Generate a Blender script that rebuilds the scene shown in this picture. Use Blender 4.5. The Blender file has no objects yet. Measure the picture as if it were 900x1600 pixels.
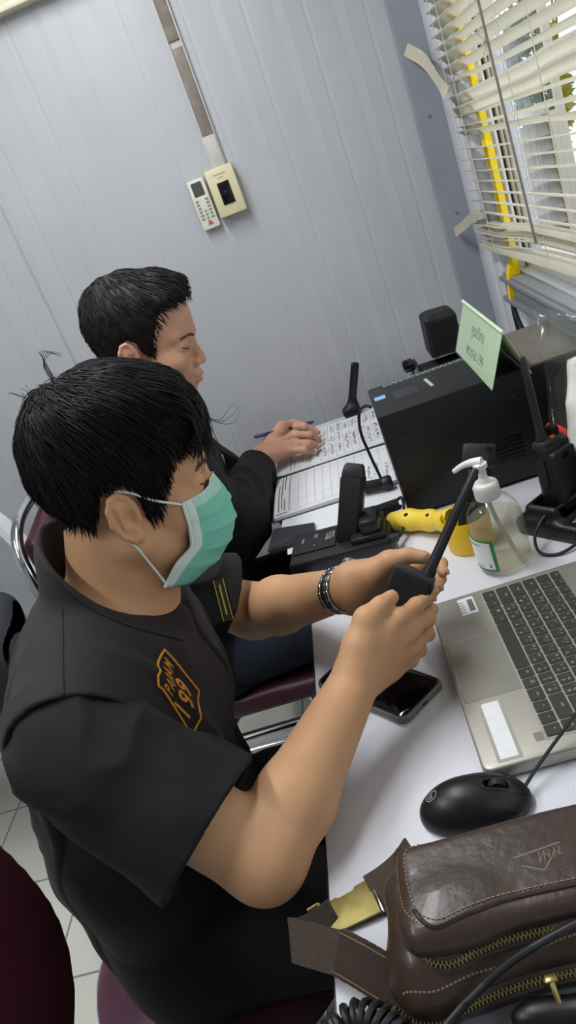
import bpy, bmesh, math, random
import numpy as np
from mathutils import Matrix, Vector, noise
from mathutils.bvhtree import BVHTree
PI = math.pi
SC = bpy.context.scene
COL = SC.collection
rng = np.random.default_rng(7)
random.seed(7)

# ---------------------------------------------------------------- camera model (room axes: X to the window wall, Y to the far wall, Z up)
F_PX = 1200.0
_D = np.array([.340, .853, .395]); _D /= np.linalg.norm(_D)
_Y = np.array([-10, -552, 1200.]); _Y -= _D * (_Y @ _D); _Y /= np.linalg.norm(_Y)
_X = np.cross(_D, _Y)
CAM = np.array([0, 0, 1.38])
ROT = np.array([_X, _Y, -_D])
def ray(u, v): return ROT @ np.array([u - 450, v - 800, F_PX])
def zp(u, v, z=.75):
    d = ray(u, v); return CAM + d * (z - CAM[2]) / d[2]
def yp(u, v, y):
    d = ray(u, v); return CAM + d * y / d[1]
def xp(u, v, x):
    d = ray(u, v); return CAM + d * x / d[0]
def dp(u, v, dep): return CAM + ray(u, v) * dep / F_PX

# ---------------------------------------------------------------- materials
def lin(c):
    if isinstance(c, str):
        c = [int(c[i:i + 2], 16) / 255 for i in (0, 2, 4)]
    return tuple(x / 12.92 if x <= .04045 else ((x + .055) / 1.055) ** 2.4 for x in c) + (1,)
def pm(name, col, rough=.5, metal=0., var=0., vscale=8., bump=0., bscale=60., spec=.5, coat=0., col2=None, sss=0., detail=4., tr=0., ior=1.45, sheen=0., aniso=0.):
    m = bpy.data.materials.new(name); m.use_nodes = True
    nt = m.node_tree; N = nt.nodes; L = nt.links
    b = N['Principled BSDF']
    b.inputs['Base Color'].default_value = lin(col)
    b.inputs['Roughness'].default_value = rough
    b.inputs['Metallic'].default_value = metal
    b.inputs['Specular IOR Level'].default_value = spec
    b.inputs['Coat Weight'].default_value = coat
    b.inputs['IOR'].default_value = ior
    b.inputs['Transmission Weight'].default_value = tr
    b.inputs['Sheen Weight'].default_value = sheen
    b.inputs['Anisotropic'].default_value = aniso
    if sss:
        b.inputs['Subsurface Weight'].default_value = sss
        b.inputs['Subsurface Radius'].default_value = (.012, .005, .003)
        b.inputs['Subsurface Scale'].default_value = 1.
    tc = N.new('ShaderNodeTexCoord')
    if var or col2:
        n = N.new('ShaderNodeTexNoise'); n.inputs['Scale'].default_value = vscale; n.inputs['Detail'].default_value = detail
        L.new(tc.outputs['Object'], n.inputs['Vector'])
        r = N.new('ShaderNodeValToRGB')
        c = lin(col)[:3]
        if col2:
            c2 = lin(col2)[:3]; r.color_ramp.elements[0].color = (*c, 1); r.color_ramp.elements[1].color = (*c2, 1)
        else:
            r.color_ramp.elements[0].color = (*[x * (1 - var) for x in c], 1)
            r.color_ramp.elements[1].color = (*[min(1, x * (1 + var)) for x in c], 1)
        r.color_ramp.elements[0].position = .3; r.color_ramp.elements[1].position = .7
        L.new(n.outputs['Fac'], r.inputs['Fac']); L.new(r.outputs['Color'], b.inputs['Base Color'])
    if bump:
        n2 = N.new('ShaderNodeTexNoise'); n2.inputs['Scale'].default_value = bscale; n2.inputs['Detail'].default_value = 3
        L.new(tc.outputs['Object'], n2.inputs['Vector'])
        bp = N.new('ShaderNodeBump'); bp.inputs['Strength'].default_value = bump; bp.inputs['Distance'].default_value = .002
        L.new(n2.outputs['Fac'], bp.inputs['Height']); L.new(bp.outputs['Normal'], b.inputs['Normal'])
    return m
def em(name, col, s):
    m = bpy.data.materials.new(name); m.use_nodes = True
    b = m.node_tree.nodes['Principled BSDF']
    b.inputs['Base Color'].default_value = lin(col); b.inputs['Emission Color'].default_value = lin(col); b.inputs['Emission Strength'].default_value = s
    return m

# ---------------------------------------------------------------- object helpers
def M3(x, y, z, o=(0, 0, 0)):
    m = Matrix.Identity(4)
    for i, a in enumerate((x, y, z)):
        for j in range(3): m[j][i] = a[j]
    for j in range(3): m[j][3] = o[j]
    return m
def TR(loc=(0, 0, 0), rx=0, ry=0, rz=0):
    return Matrix.Translation(Vector(loc)) @ Matrix.Rotation(rz, 4, 'Z') @ Matrix.Rotation(ry, 4, 'Y') @ Matrix.Rotation(rx, 4, 'X')
def nrm(a):
    a = np.asarray(a, float); return a / np.linalg.norm(a)
def link(o, parent=None):
    COL.objects.link(o)
    if parent is not None:
        o.parent = parent
        w = Matrix.Translation(parent.location) if parent.parent is None else Matrix.Identity(4)
        o.matrix_parent_inverse = w.inverted()
    return o
def tag(o, label=None, cat=None, group=None, kind=None):
    if label: o['label'] = label
    if cat: o['category'] = cat
    if group: o['group'] = group
    if kind: o['kind'] = kind
    return o
def thing(name, loc, label, cat, group=None):
    o = bpy.data.objects.new(name, None); o.empty_display_size = .05
    o.location = Vector([float(x) for x in loc]); COL.objects.link(o)
    return tag(o, label, cat, group)
def copy_tree(o, delta, label=None):
    c = o.copy(); COL.objects.link(c)
    c.location = o.location + Vector(delta)
    if label: c['label'] = label
    for ch in o.children:
        d = ch.copy(); COL.objects.link(d); d.parent = c
        for g in ch.children:
            e = g.copy(); COL.objects.link(e); e.parent = d
    return c
def mesh_obj(name, v, f, mats, parent=None, angle=40, mi=None, smooth=True):
    me = bpy.data.meshes.new(name)
    me.from_pydata([tuple(map(float, p)) for p in v], [], [tuple(map(int, q)) for q in f])
    if not isinstance(mats, (list, tuple)): mats = [mats]
    for m in mats: me.materials.append(m)
    if mi is not None: me.polygons.foreach_set('material_index', mi)
    if smooth:
        me.shade_smooth()
        if angle and angle < 180: me.set_sharp_from_angle(angle=math.radians(angle))
    me.update()
    return link(bpy.data.objects.new(name, me), parent)
def smooth_path(pts, n=8, closed=False):
    P = [np.asarray(p, float) for p in pts]; out = []
    m = len(P)
    for i in range(m if closed else m - 1):
        if closed: a, b, c, d = P[(i - 1) % m], P[i], P[(i + 1) % m], P[(i + 2) % m]
        else: a, b, c, d = P[max(i - 1, 0)], P[i], P[i + 1], P[min(i + 2, m - 1)]
        for k in range(n):
            t = k / n
            out.append(.5 * (2 * b + (c - a) * t + (2 * a - 5 * b + 4 * c - d) * t * t + (3 * b - a - 3 * c + d) * t ** 3))
    if not closed: out.append(P[-1])
    return out

class MB:
    def __init__(s): s.v = []; s.f = []; s.mi = []
    def _add(s, v, f, M=None, mi=0):
        o = len(s.v)
        if M is not None: v = [M @ Vector(p) for p in v]
        s.v += [tuple(p) for p in v]; s.f += [tuple(i + o for i in q) for q in f]
        s.mi += [mi] * len(f); return s
    def _bm(s, bm, M=None, mi=0):
        bm.verts.index_update()
        v = [q.co.copy() for q in bm.verts]; f = [[w.index for w in q.verts] for q in bm.faces]
        bm.free(); return s._add(v, f, M, mi)
    def box(s, c, size, M=None, bev=0., seg=2, mi=0, taper=None):
        bm = bmesh.new(); bmesh.ops.create_cube(bm, size=1)
        for q in bm.verts:
            t = 1 if taper is None or q.co.z < 0 else taper
            q.co = Vector((q.co.x * size[0] * t, q.co.y * size[1] * t, q.co.z * size[2]))
        if bev: bmesh.ops.bevel(bm, geom=bm.edges[:], offset=bev, segments=seg, profile=.5, affect='EDGES', clamp_overlap=True)
        T = Matrix.Translation(Vector([float(x) for x in c]))
        return s._bm(bm, (M @ T) if M is not None else T, mi)
    def prism(s, poly, z0, z1, M=None, bev=0., seg=2, mi=0):
        bm = bmesh.new()
        a = [bm.verts.new((p[0], p[1], z0)) for p in poly]; b = [bm.verts.new((p[0], p[1], z1)) for p in poly]
        bm.faces.new(a[::-1]); bm.faces.new(b); n = len(poly)
        for i in range(n): bm.faces.new((a[i], a[(i + 1) % n], b[(i + 1) % n], b[i]))
        bmesh.ops.recalc_face_normals(bm, faces=bm.faces[:])
        if bev:
            ed = [e for e in bm.edges if abs(e.verts[0].co.z - e.verts[1].co.z) < 1e-9]
            bmesh.ops.bevel(bm, geom=ed, offset=bev, segments=seg, profile=.5, affect='EDGES', clamp_overlap=True)
        return s._bm(bm, M, mi)
    def rrect(s, w, h, r, z0, z1, M=None, bev=0., n=6, mi=0, seg=2):
        P = []
        for cx, cy, a0 in ((w/2-r, h/2-r, 0), (-w/2+r, h/2-r, 90), (-w/2+r, -h/2+r, 180), (w/2-r, -h/2+r, 270)):
            for k in range(n + 1):
                a = math.radians(a0 + 90 * k / n); P.append((cx + r * math.cos(a), cy + r * math.sin(a)))
        return s.prism(P, z0, z1, M, bev, seg, mi)
    def lathe(s, prof, M=None, n=32, mi=0):
        v = []; f = []; m = len(prof)
        for r, z in prof:
            for k in range(n):
                a = 2 * PI * k / n; v.append((r * math.cos(a), r * math.sin(a), z))
        for i in range(m - 1):
            for k in range(n):
                k2 = (k + 1) % n; f.append((i * n + k, i * n + k2, (i + 1) * n + k2, (i + 1) * n + k))
        if prof[0][0] > 1e-6: f.append(tuple(range(n))[::-1])
        if prof[-1][0] > 1e-6: f.append(tuple((m - 1) * n + k for k in range(n)))
        return s._add(v, f, M, mi)
    def cyl(s, a, b, r, r2=None, n=20, mi=0, M=None):
        return s.tube([a, b], [r, r if r2 is None else r2], n, mi, M)
    def tube(s, pts, r, n=10, mi=0, M=None, closed=False, flat=None):
        P = [np.asarray(p, float) for p in pts]; m = len(P)
        R = list(r) if hasattr(r, '__len__') else [r] * m
        if len(R) != m: R = list(np.interp(np.linspace(0, 1, m), np.linspace(0, 1, len(R)), R))
        T = []
        for i in range(m):
            if closed: d = P[(i + 1) % m] - P[i - 1]
            else: d = P[min(i + 1, m - 1)] - P[max(i - 1, 0)]
            T.append(d / (np.linalg.norm(d) + 1e-12))
        u = np.cross(T[0], [0, 0, 1.])
        if np.linalg.norm(u) < 1e-3: u = np.cross(T[0], [0, 1., 0])
        u /= np.linalg.norm(u); v = []; f = []
        for i in range(m):
            u = u - T[i] * (u @ T[i]); u /= np.linalg.norm(u) + 1e-12; w = np.cross(T[i], u)
            for k in range(n):
                a = 2 * PI * k / n; v.append(P[i] + R[i] * (math.cos(a) * u + math.sin(a) * w))
        for i in range(m if closed else m - 1):
            j = (i + 1) % m
            for k in range(n):
                k2 = (k + 1) % n; f.append((i * n + k, i * n + k2, j * n + k2, j * n + k))
        if not closed: f.append(tuple(range(n))[::-1]); f.append(tuple((m - 1) * n + k for k in range(n)))
        return s._add(v, f, M, mi)
    def ribbon(s, pts, wdir, w, t, mi=0, M=None):
        """strap of width w along wdir (one or per point) and thickness t"""
        P = [np.asarray(p, float) for p in pts]; m = len(P); v = []; f = []
        for i in range(m):
            d = nrm(P[min(i + 1, m - 1)] - P[max(i - 1, 0)])
            wd = np.asarray(wdir[i] if hasattr(wdir[0], '__len__') else wdir, float); wd = nrm(wd - d * (wd @ d)); nn = np.cross(d, wd)
            ww = w[i] if hasattr(w, '__len__') else w
            for a, b in ((-1, -1), (1, -1), (1, 1), (-1, 1)): v.append(P[i] + wd * a * ww / 2 + nn * b * t / 2)
        for i in range(m - 1):
            for k in range(4):
                k2 = (k + 1) % 4; f.append((i * 4 + k, i * 4 + k2, i * 4 + 4 + k2, i * 4 + 4 + k))
        f.append((3, 2, 1, 0)); f.append(tuple((m - 1) * 4 + k for k in range(4)))
        return s._add(v, f, M, mi)
    def ell(s, c, r, M=None, n=24, mi=0):
        prof = [(math.sin(PI * i / n), -math.cos(PI * i / n)) for i in range(n + 1)]
        prof[0] = (0, -1); prof[-1] = (0, 1)
        T = Matrix.Translation(Vector([float(x) for x in c])) @ Matrix.Diagonal((r[0], r[1], r[2], 1))
        return s.lathe(prof, (M @ T) if M is not None else T, n * 2, mi)
    def text(s, body, size, M, depth=.0003, mi=0, align='CENTER', res=2, bold=0., space=1.):
        cu = bpy.data.curves.new('t', 'FONT'); cu.body = body; cu.size = size; cu.align_x = align; cu.align_y = 'CENTER'
        cu.extrude = depth; cu.resolution_u = res; cu.offset = bold; cu.space_character = space
        o = bpy.data.objects.new('t', cu); COL.objects.link(o)
        dg = bpy.context.evaluated_depsgraph_get(); me = o.evaluated_get(dg).to_mesh()
        v = [q.co.copy() for q in me.vertices]; f = [tuple(q.vertices) for q in me.polygons]
        o.evaluated_get(dg).to_mesh_clear(); bpy.data.objects.remove(o); bpy.data.curves.remove(cu)
        return s._add(v, f, M, mi)
    def build(s, name, mats, parent=None, angle=40, loc=None):
        """loc: for a top-level single mesh, the origin"""
        v = s.v
        if loc is not None: v = [(p[0] - loc[0], p[1] - loc[1], p[2] - loc[2]) for p in v]
        mats = mats if isinstance(mats, (list, tuple)) else [mats]
        o = mesh_obj(name, v, s.f, mats, parent, angle, s.mi if len(mats) > 1 else None)
        bm = bmesh.new(); bm.from_mesh(o.data)
        bmesh.ops.remove_doubles(bm, verts=bm.verts[:], dist=1e-7)
        bmesh.ops.recalc_face_normals(bm, faces=bm.faces[:]); bm.to_mesh(o.data); bm.free()
        if loc is not None: o.location = Vector([float(x) for x in loc])
        return o

# ---------------------------------------------------------------- implicit shapes: smooth unions meshed by surface nets
class SDF:
    def __init__(s): s.ops = []
    def _op(s, fn, lo, hi, k, op): s.ops.append((fn, np.asarray(lo, float) - k - .004, np.asarray(hi, float) + k + .004, k, op)); return s
    def cone(s, a, b, ra, rb, k=.01, op='u'):
        a = np.asarray(a, float); b = np.asarray(b, float); ba = b - a; l2 = max(ba @ ba, 1e-12); R = max(ra, rb)
        def fn(p):
            pa = p - a; h = np.clip(pa @ ba / l2, 0, 1)
            return np.linalg.norm(pa - h[..., None] * ba, axis=-1) - (ra + (rb - ra) * h)
        return s._op(fn, np.minimum(a, b) - R, np.maximum(a, b) + R, k, op)
    def chain(s, pts, rs, k=.01, op='u'):
        for i in range(len(pts) - 1): s.cone(pts[i], pts[i + 1], rs[i], rs[i + 1], k if i == 0 else min(k, .008), op)
        return s
    def fcone(s, a, b, ra, rb, lat, k=.02, op='u', p=2.):
        """flattened cone: ra, rb = (half width along lat, half depth)"""
        a = np.asarray(a, float); b = np.asarray(b, float); ba = b - a; L = np.linalg.norm(ba); t = ba / L
        u = np.asarray(lat, float); u = nrm(u - t * (u @ t)); v = np.cross(t, u); R = max(*ra, *rb)
        def fn(P):
            q = P - a; z = q @ t; h = np.clip(z / L, 0, 1); ex = z - h * L
            ru = ra[0] + (rb[0] - ra[0]) * h; rv = ra[1] + (rb[1] - ra[1]) * h; rm = np.minimum(ru, rv)
            e = (np.abs(q @ u / ru) ** p + np.abs(q @ v / rv) ** p + np.abs(ex / rm) ** p) ** (1 / p)
            return (e - 1) * rm
        return s._op(fn, np.minimum(a, b) - R, np.maximum(a, b) + R, k, op)
    def ell(s, c, r, Rm=None, k=.01, op='u'):
        c = np.asarray(c, float); r = np.asarray(r, float); Rm = np.eye(3) if Rm is None else np.asarray(Rm)
        ext = np.abs(Rm) @ r
        def fn(p):
            q = (p - c) @ Rm; k0 = np.linalg.norm(q / r, axis=-1); k1 = np.linalg.norm(q / (r * r), axis=-1) + 1e-9
            return k0 * (k0 - 1) / k1
        return s._op(fn, c - ext, c + ext, k, op)
    def box(s, c, h, rad, Rm=None, k=.01, op='u'):
        c = np.asarray(c, float); h = np.asarray(h, float) - rad; Rm = np.eye(3) if Rm is None else np.asarray(Rm)
        ext = np.abs(Rm) @ (h + rad)
        def fn(p):
            q = np.abs((p - c) @ Rm) - h
            return np.linalg.norm(np.maximum(q, 0), axis=-1) + np.minimum(q.max(-1), 0) - rad
        return s._op(fn, c - ext, c + ext, k, op)
    def plane(s, p0, n, k=.002, op='i'):
        """keep the side the normal points away from"""
        p0 = np.asarray(p0, float); n = nrm(n)
        return s._op(lambda p: (p - p0) @ n, [-9] * 3, [9] * 3, k, op)
    def fn(s, fn, lo, hi, k=.005, op='u'): return s._op(fn, lo, hi, k, op)
    def disp(s, fn, lo, hi): return s._op(fn, lo, hi, 0, 'd')
    def _eval(s, C, half, off):
        """C block centres (n,3), off (m,3) sample offsets"""
        n = len(C); F = np.full((n, len(off)), 9., np.float32)
        for fn, lo, hi, k, op in s.ops:
            m = np.all((C + half > lo) & (C - half < hi), axis=1)
            idx = np.nonzero(m)[0]
            if not len(idx): continue
            P = C[idx][:, None, :] + off[None]
            d = fn(P).astype(np.float32); f = F[idx]
            if op == 'd': F[idx] = f + d; continue
            if op == 's': a, b = -f, d
            elif op == 'i': a, b = -f, -d
            else: a, b = f, d
            if k > 0:
                h = np.maximum(k - np.abs(a - b), 0) / k; r = np.minimum(a, b) - h * h * k * .25
            else: r = np.minimum(a, b)
            F[idx] = r if op == 'u' else -r
        return F
    def mesh(s, res, lo=None, hi=None, B=8, smooth=2):
        if lo is None:
            L = [o for o in s.ops if o[4] == 'u']
            lo = np.min([o[1] for o in L], 0); hi = np.max([o[2] for o in L], 0)
        lo = np.floor(np.asarray(lo) / res) * res - res * 2
        nb = np.ceil((np.asarray(hi) - lo + 2 * res) / (B * res)).astype(int)
        bi = np.stack(np.meshgrid(*[np.arange(k) for k in nb], indexing='ij'), -1).reshape(-1, 3)
        C = lo + (bi + .5) * B * res; hb = B * res / 2
        keep = np.zeros(len(bi), bool)
        for i in range(0, len(bi), 40000):
            keep[i:i + 40000] = np.abs(s._eval(C[i:i + 40000], hb * 2.2, np.zeros((1, 3)))[:, 0]) < hb * 3.2
        bi = bi[keep]; C = C[keep]
        g = np.stack(np.meshgrid(*[np.arange(B + 1)] * 3, indexing='ij'), -1).reshape(-1, 3)
        off = (g - B / 2) * res
        NN = nb * B + 2
        key = lambda q: (q[..., 0].astype(np.int64) * NN[1] + q[..., 1]) * NN[2] + q[..., 2]
        VK, VP, Q = [], [], []
        co = np.array([[i, j, k] for i in (0, 1) for j in (0, 1) for k in (0, 1)])
        ed = [(a, b) for a in range(8) for b in range(a + 1, 8) if np.abs(co[a] - co[b]).sum() == 1]
        for i0 in range(0, len(bi), 1500):
            b_ = bi[i0:i0 + 1500]; F = s._eval(C[i0:i0 + 1500], hb, off).reshape(-1, B + 1, B + 1, B + 1)
            F = np.where(np.abs(F) < 1e-9, 1e-9, F); S = F < 0
            cv = np.stack([F[:, c[0]:c[0] + B, c[1]:c[1] + B, c[2]:c[2] + B] for c in co], -1)
            sv = cv < 0; cnt = sv.sum(-1); act = np.nonzero((cnt > 0) & (cnt < 8))
            if len(act[0]):
                v8 = cv[act]; s8 = sv[act]; acc = np.zeros((len(v8), 3)); n = np.zeros(len(v8))
                for a, b in ed:
                    m = s8[:, a] != s8[:, b]; t = v8[m, a] / (v8[m, a] - v8[m, b])
                    acc[m] += co[a] + t[:, None] * (co[b] - co[a]); n[m] += 1
                cell = b_[act[0]] * B + np.stack(act[1:], -1)
                VK.append(key(cell + 1)); VP.append(lo + (cell + acc / n[:, None]) * res)
            for ax in range(3):
                sl0 = [slice(0, B)] * 3; sl1 = [slice(0, B)] * 3; sl1[ax] = slice(1, B + 1)
                a = S[(slice(None), *sl0)]; b = S[(slice(None), *sl1)]
                e = np.nonzero(a != b)
                if not len(e[0]): continue
                cell = b_[e[0]] * B + np.stack(e[1:], -1); u, w = (ax + 1) % 3, (ax + 2) % 3
                du = np.zeros(3, int); du[u] = 1; dw = np.zeros(3, int); dw[w] = 1
                q = np.stack([key(cell + 1 - du - dw), key(cell + 1 - dw), key(cell + 1), key(cell + 1 - du)], -1)
                fl = ~a[e]; q[fl] = q[fl][:, ::-1]; Q.append(q)
        VK = np.concatenate(VK); VP = np.concatenate(VP); Q = np.concatenate(Q)
        o = np.argsort(VK); VK = VK[o]; VP = VP[o]
        ix = np.searchsorted(VK, Q); ix = np.clip(ix, 0, len(VK) - 1); ok = np.all(VK[ix] == Q, axis=1); ix = ix[ok]
        for _ in range(smooth):
            acc = np.zeros_like(VP); n = np.zeros(len(VP))
            for a, b in ((0, 1), (1, 2), (2, 3), (3, 0)):
                np.add.at(acc, ix[:, a], VP[ix[:, b]]); np.add.at(acc, ix[:, b], VP[ix[:, a]]); np.add.at(n, ix[:, a], 1); np.add.at(n, ix[:, b], 1)
            n = np.maximum(n, 1); VP = VP * .5 + acc / n[:, None] * .5
        return VP, ix
def sdf_obj(name, S, res, mat, parent=None, smooth=2, lo=None, hi=None, loc=None):
    v, f = S.mesh(res, lo, hi, smooth=smooth)
    me = bpy.data.meshes.new(name)
    if loc is not None: v = v - np.asarray(loc, float)
    me.vertices.add(len(v)); me.vertices.foreach_set('co', v.astype(np.float32).ravel())
    me.loops.add(len(f) * 4); me.loops.foreach_set('vertex_index', f.astype(np.int32).ravel())
    me.polygons.add(len(f)); me.polygons.foreach_set('loop_start', np.arange(len(f), dtype=np.int32) * 4)
    me.update(calc_edges=True); me.validate()
    for m in (mat if isinstance(mat, (list, tuple)) else [mat]): me.materials.append(m)
    me.shade_smooth()
    o = link(bpy.data.objects.new(name, me), parent)
    if loc is not None: o.location = Vector([float(x) for x in loc])
    return o
def bvh_of(*objs):
    V = []; Fc = []
    for o in objs:
        b = len(V); V += [q.co.copy() for q in o.data.vertices]; Fc += [tuple(i + b for i in q.vertices) for q in o.data.polygons]
    return BVHTree.FromPolygons(V, Fc)
def drape(mb, bvh, n, lift=.0015, dist=.15):
    """press the vertices of mb along -n onto a surface, keeping their height above the plane they were built in"""
    n = Vector([float(x) for x in nrm(n)]); out = []; ok = []
    for p, h in zip(mb.v, mb.h):
        p = Vector(p) ; hit = bvh.ray_cast(p + n * dist, -n, dist * 3)
        ok.append(hit[0] is not None and hit[1].dot(n) > .12)
        out.append(tuple((hit[0] if hit[0] else p) + n * (lift + h)))
    keep = [i for i, q in enumerate(mb.f) if all(ok[j] for j in q)]
    use = sorted({j for i in keep for j in mb.f[i]}); new = {j: k for k, j in enumerate(use)}
    mb.v = [out[j] for j in use]; mb.mi = [mb.mi[i] for i in keep]; mb.f = [tuple(new[j] for j in mb.f[i]) for i in keep]; return mb
# ================================================================ materials
M_wall = pm('wall panel paint', 'b4b6bb', .42, var=.05, vscale=3, bump=.04, bscale=25)
M_corner = pm('grey corner trim', '8f949c', .45, var=.05, vscale=6)
M_white = pm('white paint', 'd8dade', .4, var=.04, vscale=5)
M_frame = pm('white aluminium', 'e6e6e8', .35)
M_greyrail = pm('grey aluminium rail', '85888c', .4, metal=.2, var=.05)
M_floor = None
def tile_mat():
    m = bpy.data.materials.new('beige floor tiles'); m.use_nodes = True; nt = m.node_tree; N = nt.nodes; L = nt.links; b = N['Principled BSDF']
    tc = N.new('ShaderNodeTexCoord'); br = N.new('ShaderNodeTexBrick')
    br.offset = 0; br.inputs['Scale'].default_value = 1; br.inputs['Brick Width'].default_value = .3; br.inputs['Row Height'].default_value = .3
    br.inputs['Mortar Size'].default_value = .0028; br.inputs['Color1'].default_value = lin('e6e6da'); br.inputs['Color2'].default_value = lin('dfdfd2'); br.inputs['Mortar'].default_value = lin('8c8c82')
    mp = N.new('ShaderNodeMapping'); mp.inputs['Location'].default_value = (.14, .09, 0)
    L.new(tc.outputs['Object'], mp.inputs['Vector']); L.new(mp.outputs['Vector'], br.inputs['Vector'])
    n = N.new('ShaderNodeTexNoise'); n.inputs['Scale'].default_value = 14; n.inputs['Detail'].default_value = 6
    L.new(tc.outputs['Object'], n.inputs['Vector'])
    mx = N.new('ShaderNodeMix'); mx.data_type = 'RGBA'; mx.blend_type = 'MULTIPLY'; mx.inputs[0].default_value = .1
    L.new(br.outputs['Color'], mx.inputs[6]); L.new(n.outputs['Color'], mx.inputs[7]); L.new(mx.outputs[2], b.inputs['Base Color'])
    b.inputs['Roughness'].default_value = .3
    return m
M_floor = tile_mat()
M_ceil = pm('white ceiling', 'dcdcd8', .8, var=.03)
M_cream = pm('aged cream paint', 'd6d0b8', .5, col2='c4bda0', vscale=9)
M_ivory = pm('cream plastic', 'd9cfa9', .4, var=.03, vscale=15)
M_remote = pm('off-white remote plastic', 'd8d6c6', .4, var=.02)
M_black = pm('black plastic', '131417', .38, var=.1, vscale=40, bump=.05, bscale=400)
M_black_m = pm('black matte plastic', '101114', .55, bump=.08, bscale=500)
M_blackgl = pm('black gloss plastic', '121316', .16)
M_rubber = pm('black rubber', '1d1e21', .45)
M_dkgrey = pm('dark grey plastic', '2b2d31', .45)
M_steel = pm('powder-coated steel', '18191c', .45, metal=.1, var=.1, vscale=30, bump=.03, bscale=300)
M_chrome = pm('chrome', 'd8dade', .12, metal=1.)
M_lam = pm('white laminate', 'd9dae2', .3, var=.015, vscale=4, bump=.02, bscale=120)
M_edge = pm('black edge band', '26272b', .4)
M_tubeg = pm('grey steel tube', '6d7075', .4, metal=.6)
M_alu = pm('silver laptop shell', 'aaa79d', .4, metal=.55, var=.02, vscale=120)
M_key = pm('charcoal keycap', '34352f', .5)
M_keywell = pm('keyboard deck', 'b4b2a6', .38, metal=.5)
M_legend = pm('grey key legend', 'c9c9c0', .6)
M_paperw = pm('white sticker', 'e4e6e8', .5, var=.04, vscale=60)
M_ink = pm('dark print', '33363c', .6)
M_glassblk = pm('phone glass', '050607', .06)
M_case = pm('grey-green silicone case', '6f7064', .35, tr=.1)
M_leather = pm('dark brown leather', '43352f', .36, col2='35291f', vscale=14, bump=.35, bscale=90, coat=.08)
M_leather2 = pm('brown leather edge', '342822', .42, var=.12, vscale=20, bump=.3, bscale=120)
M_web = pm('brown webbing', '4b4036', .8, bump=.6, bscale=700)
M_stitch = pm('tan thread', '8d7b5c', .7)
M_brass = pm('brushed brass', '9c8f58', .5, metal=.75, var=.18, vscale=40)
M_zip = pm('antique brass teeth', 'a3945f', .35, metal=.85)
M_yellow = pm('yellow plastic', 'f2c50f', .4)
M_yelcable = pm('yellow cable wrap', 'f0d000', .35)
M_blind = pm('ivory blind slat', 'ebe8de', .5, var=.06, vscale=20)
def _translucent(m, w):
    nt = m.node_tree; N = nt.nodes; L = nt.links; b = N['Principled BSDF']; t = N.new('ShaderNodeBsdfTranslucent'); t.inputs['Color'].default_value = b.inputs['Base Color'].default_value
    mx = N.new('ShaderNodeMixShader'); mx.inputs[0].default_value = w; o = N['Material Output']
    L.new(b.outputs[0], mx.inputs[1]); L.new(t.outputs[0], mx.inputs[2]); L.new(mx.outputs[0], o.inputs['Surface'])
_translucent(M_blind, .58)
M_tape = pm('masking tape', 'cfc9b4', .7, var=.06, vscale=60); _translucent(M_tape, .2)
M_maroon = pm('maroon vinyl', '43202a', .42, var=.1, vscale=20, bump=.06, bscale=200)
M_maroon_d = pm('dark maroon vinyl', '3a161d', .45, var=.1, vscale=20, bump=.06, bscale=200)
M_whitepl = pm('white plastic', 'e8e9ea', .35)

# ================================================================ room shell
XR, YF, XL, YN, ZC = .41, 2.06, -2.4, -1.3, 2.3
def structure(o): return tag(o, kind='structure')
b = MB(); b.box(((XL + XR) / 2 - .1, (YN + YF) / 2, -.03), (XR - XL + .4, YF - YN + .3, .06)); structure(b.build('floor', M_floor))
b = MB(); b.box(((XL + XR) / 2, (YN + YF) / 2, ZC + .03), (XR - XL + .3, YF - YN + .3, .06)); structure(b.build('ceiling', M_ceil))
# far wall: ribbed sandwich panel, ribs as real shallow grooves
prof = [(XL - .1, 0)]
x = XL; i = 0
while x < XR - .02:
    joint = abs(x + .70) < .03
    d = .0045 if joint else (.0010 if i % 2 else .0006); w = .0035 if joint else .006
    prof += [(x - w, 0), (x - w * .35, d), (x + w * .35, d), (x + w, 0)]
    if i % 2 == 0: prof += [(x + .018, 0), (x + .022, -.0006), (x + .026, 0)]
    x += .0655; i += 1
prof.append((XR + .1, 0))
v = []; f = []
for z in (0, ZC):
    v += [(p[0], YF + p[1], z) for p in prof]
n = len(prof)
f = [(k, k + 1, n + k + 1, n + k) for k in range(n - 1)]
o2 = len(v); v += [(XL - .1, YF + .06, 0), (XR + .1, YF + .06, 0), (XR + .1, YF + .06, ZC), (XL - .1, YF + .06, ZC)]
f += [(o2 + 1, o2, o2 + 3, o2 + 2), (0, n, o2 + 3, o2), (n - 1, o2 + 1, o2 + 2, 2 * n - 1)]
structure(mesh_obj('wall_back', v, f, M_wall, angle=12))
b = MB(); b.box((XL - .05, (YN + YF) / 2, ZC / 2), (.1, YF - YN + .2, ZC)); structure(b.build('wall_left', M_wall))
b = MB(); b.box(((XL + XR) / 2, YN - .05, ZC / 2), (XR - XL + .2, .1, ZC)); structure(b.build('wall_front', M_wall))
# window wall with its opening
WY0, WY1, WZ0, WZ1 = -.35, 1.80, 1.0, 1.98
b = MB()
b.box((XR + .03, (YN + YF) / 2, WZ0 / 2), (.06, YF - YN, WZ0)); b.box((XR + .03, (YN + YF) / 2, (WZ1 + ZC) / 2), (.06, YF - YN, ZC - WZ1))
b.box((XR + .03, (WY1 + YF) / 2, (WZ0 + WZ1) / 2), (.06, YF - WY1, WZ1 - WZ0)); b.box((XR + .03, (YN + WY0) / 2, (WZ0 + WZ1) / 2), (.06, WY0 - YN, WZ1 - WZ0))
for k in range(26):
    b.box((XR, YN + .1 + k * .125, WZ0 / 2 - .05), (.006, .012, WZ0 - .12), bev=.002)
structure(b.build('wall_right', M_white))
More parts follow.
